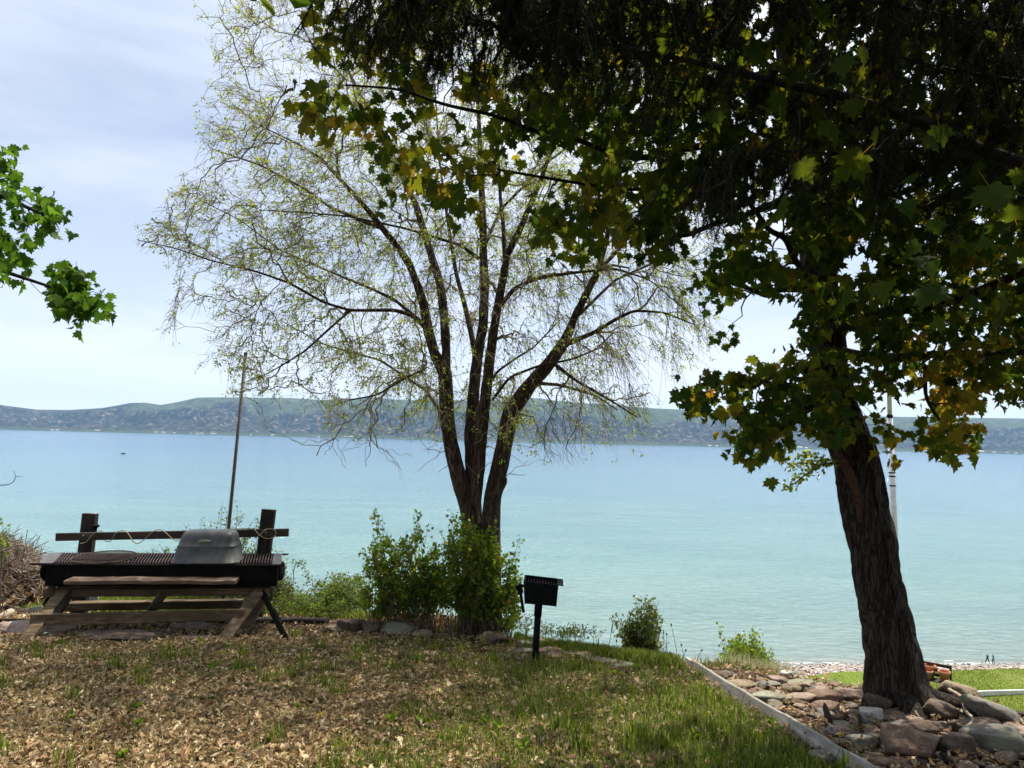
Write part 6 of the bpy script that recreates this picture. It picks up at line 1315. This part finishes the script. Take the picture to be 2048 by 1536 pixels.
# dandelion seed heads and yellow flowers
M['fluff'] = leaf_mat("seed_fluff", [(0, (0.6, 0.58, 0.55)), (1, (0.75, 0.73, 0.7))], .5)
M['yellow'] = plain_mat("yellow_petals", (0.6, 0.45, 0.02), (0.75, 0.6, 0.04), 40, .8)
for bx_, by_, tx_, ty_, s_, lb in [(1676, 1512, 1663, 1458, .026, "dandelion seed head on a bent stalk beside the border board"), (1612, 1440, 1611, 1420, .014, "small dandelion seed head between stones in the sun")]:
    b_ = G(bx_, by_); t_ = P(tx_, ty_, b_[1]); e = empty("dandelion", b_, lb, "dandelion"); mb = MB(); mb.tube(smooth_path([b_, (b_ + t_) / 2 + [.03, 0, .02], t_], 4), .0028, 6); mb.build("stalk", M['olive_leaf'], e)
    n = 260; d = unit(n, r); V, F_, tt = stamp(np.array([(-.05, 0, 0), (.05, 0, 0), (.16, 1, 0), (-.16, 1, 0)]), np.array([[0, 1, 2], [0, 2, 3]]), np.tile(t_, (n, 1)), d, unit(n, r), s_, r.rand(n)); mesh_obj("seed_head", V, F_, M['fluff'], e, False, None, tt)
for px, py, lb in [(1626, 1370, "yellow flower near the long thin grey slab"), (1535, 1379, "yellow flower above the broad grey green slab"), (1683, 1492, "small yellow flower by the dandelion stalk"), (640, 1452, "tiny yellow flower in the leaf litter")]:
    b_ = G(px, py); b_[2] = zz(b_[0], b_[1]); e = empty("yellow_flower", b_, lb, "flower"); n = 40; t_ = b_ + [0, 0, .07]; mb = MB(); mb.tube([b_, t_], .002, 5); mb.build("stalk", M['olive_leaf'], e); a = r.rand(n) * 6.28; d = np.stack([np.cos(a), np.sin(a), r.uniform(0, 1, n)], -1)
    V, F_, tt = stamp(np.array([(-.15, 0, 0), (.15, 0, 0), (.15, 1, 0), (-.15, 1, 0)]), np.array([[0, 1, 2], [0, 2, 3]]), np.tile(t_, (n, 1)), d, unit(n, r), .02, r.rand(n)); mesh_obj("petals", V, F_, M['yellow'], e, False)
# pebbles of the beach
r = rs(130); n = 7000; x = r.uniform(30, 125, n); y = 122 + (130.6 + .066 * x - 122 + 1.5) * r.rand(n); V, F_ = [], []
s_ = r.uniform(.08, .34, n) * (r.rand(n) ** 1.5 + .3); pos = np.stack([x, y, zg(x, y) + s_ * .2], -1); OC = np.array([(1, 0, 0), (0, 1, 0), (-1, 0, 0), (0, -1, 0), (0, 0, .7), (0, 0, -.6)]); OF = np.array([[0, 1, 4], [1, 2, 4], [2, 3, 4], [3, 0, 4], [1, 0, 5], [2, 1, 5], [3, 2, 5], [0, 3, 5]])
V, F_, tt = stamp(OC, OF, pos, r.randn(n, 3) * [1, 1, .2], r.randn(n, 3) * .3 + [0, 0, 1], s_, r.rand(n)); mt, nt, b = new_mat("beach_pebble"); nt.links.new(ramp(nt, attr(nt), [(0, (0.13, 0.10, 0.085)), (.5, (0.34, 0.28, 0.24)), (.85, (0.5, 0.45, 0.41)), (1, (0.8, 0.78, 0.75))]), b.inputs["Base Color"]); b.inputs["Roughness"].default_value = .8
tag(mesh_obj("beach_pebbles", V, F_, mt, None, True, None, tt), "pinkish grey pebbles covering the beach", kind="stuff")
# dead leaves drifted under the shrubs
r = rs(140); n = 5200; cpx = r.uniform(740, 1010, n); cc = np.array([G(a, b_) for a, b_ in zip(cpx, 1249 + 5 * r.randn(n))]); pos = cc.copy(); pos[:, 2] = zg(pos[:, 0], pos[:, 1]) + np.abs(r.randn(n)) * .05
V, F_, tt = stamp(CURL, CF, pos, r.randn(n, 3), r.randn(n, 3) * .6 + [0, -.2, .8], r.uniform(.03, .07, n), np.clip(r.rand(n) * .7 + .15 * (r.rand(n) < .3), 0, 1))
tag(mesh_obj("leaf_drift", V, F_, M['dead_leaf'], None, False, None, tt), "drift of reddish dead leaves under the two shrubs", kind="stuff")
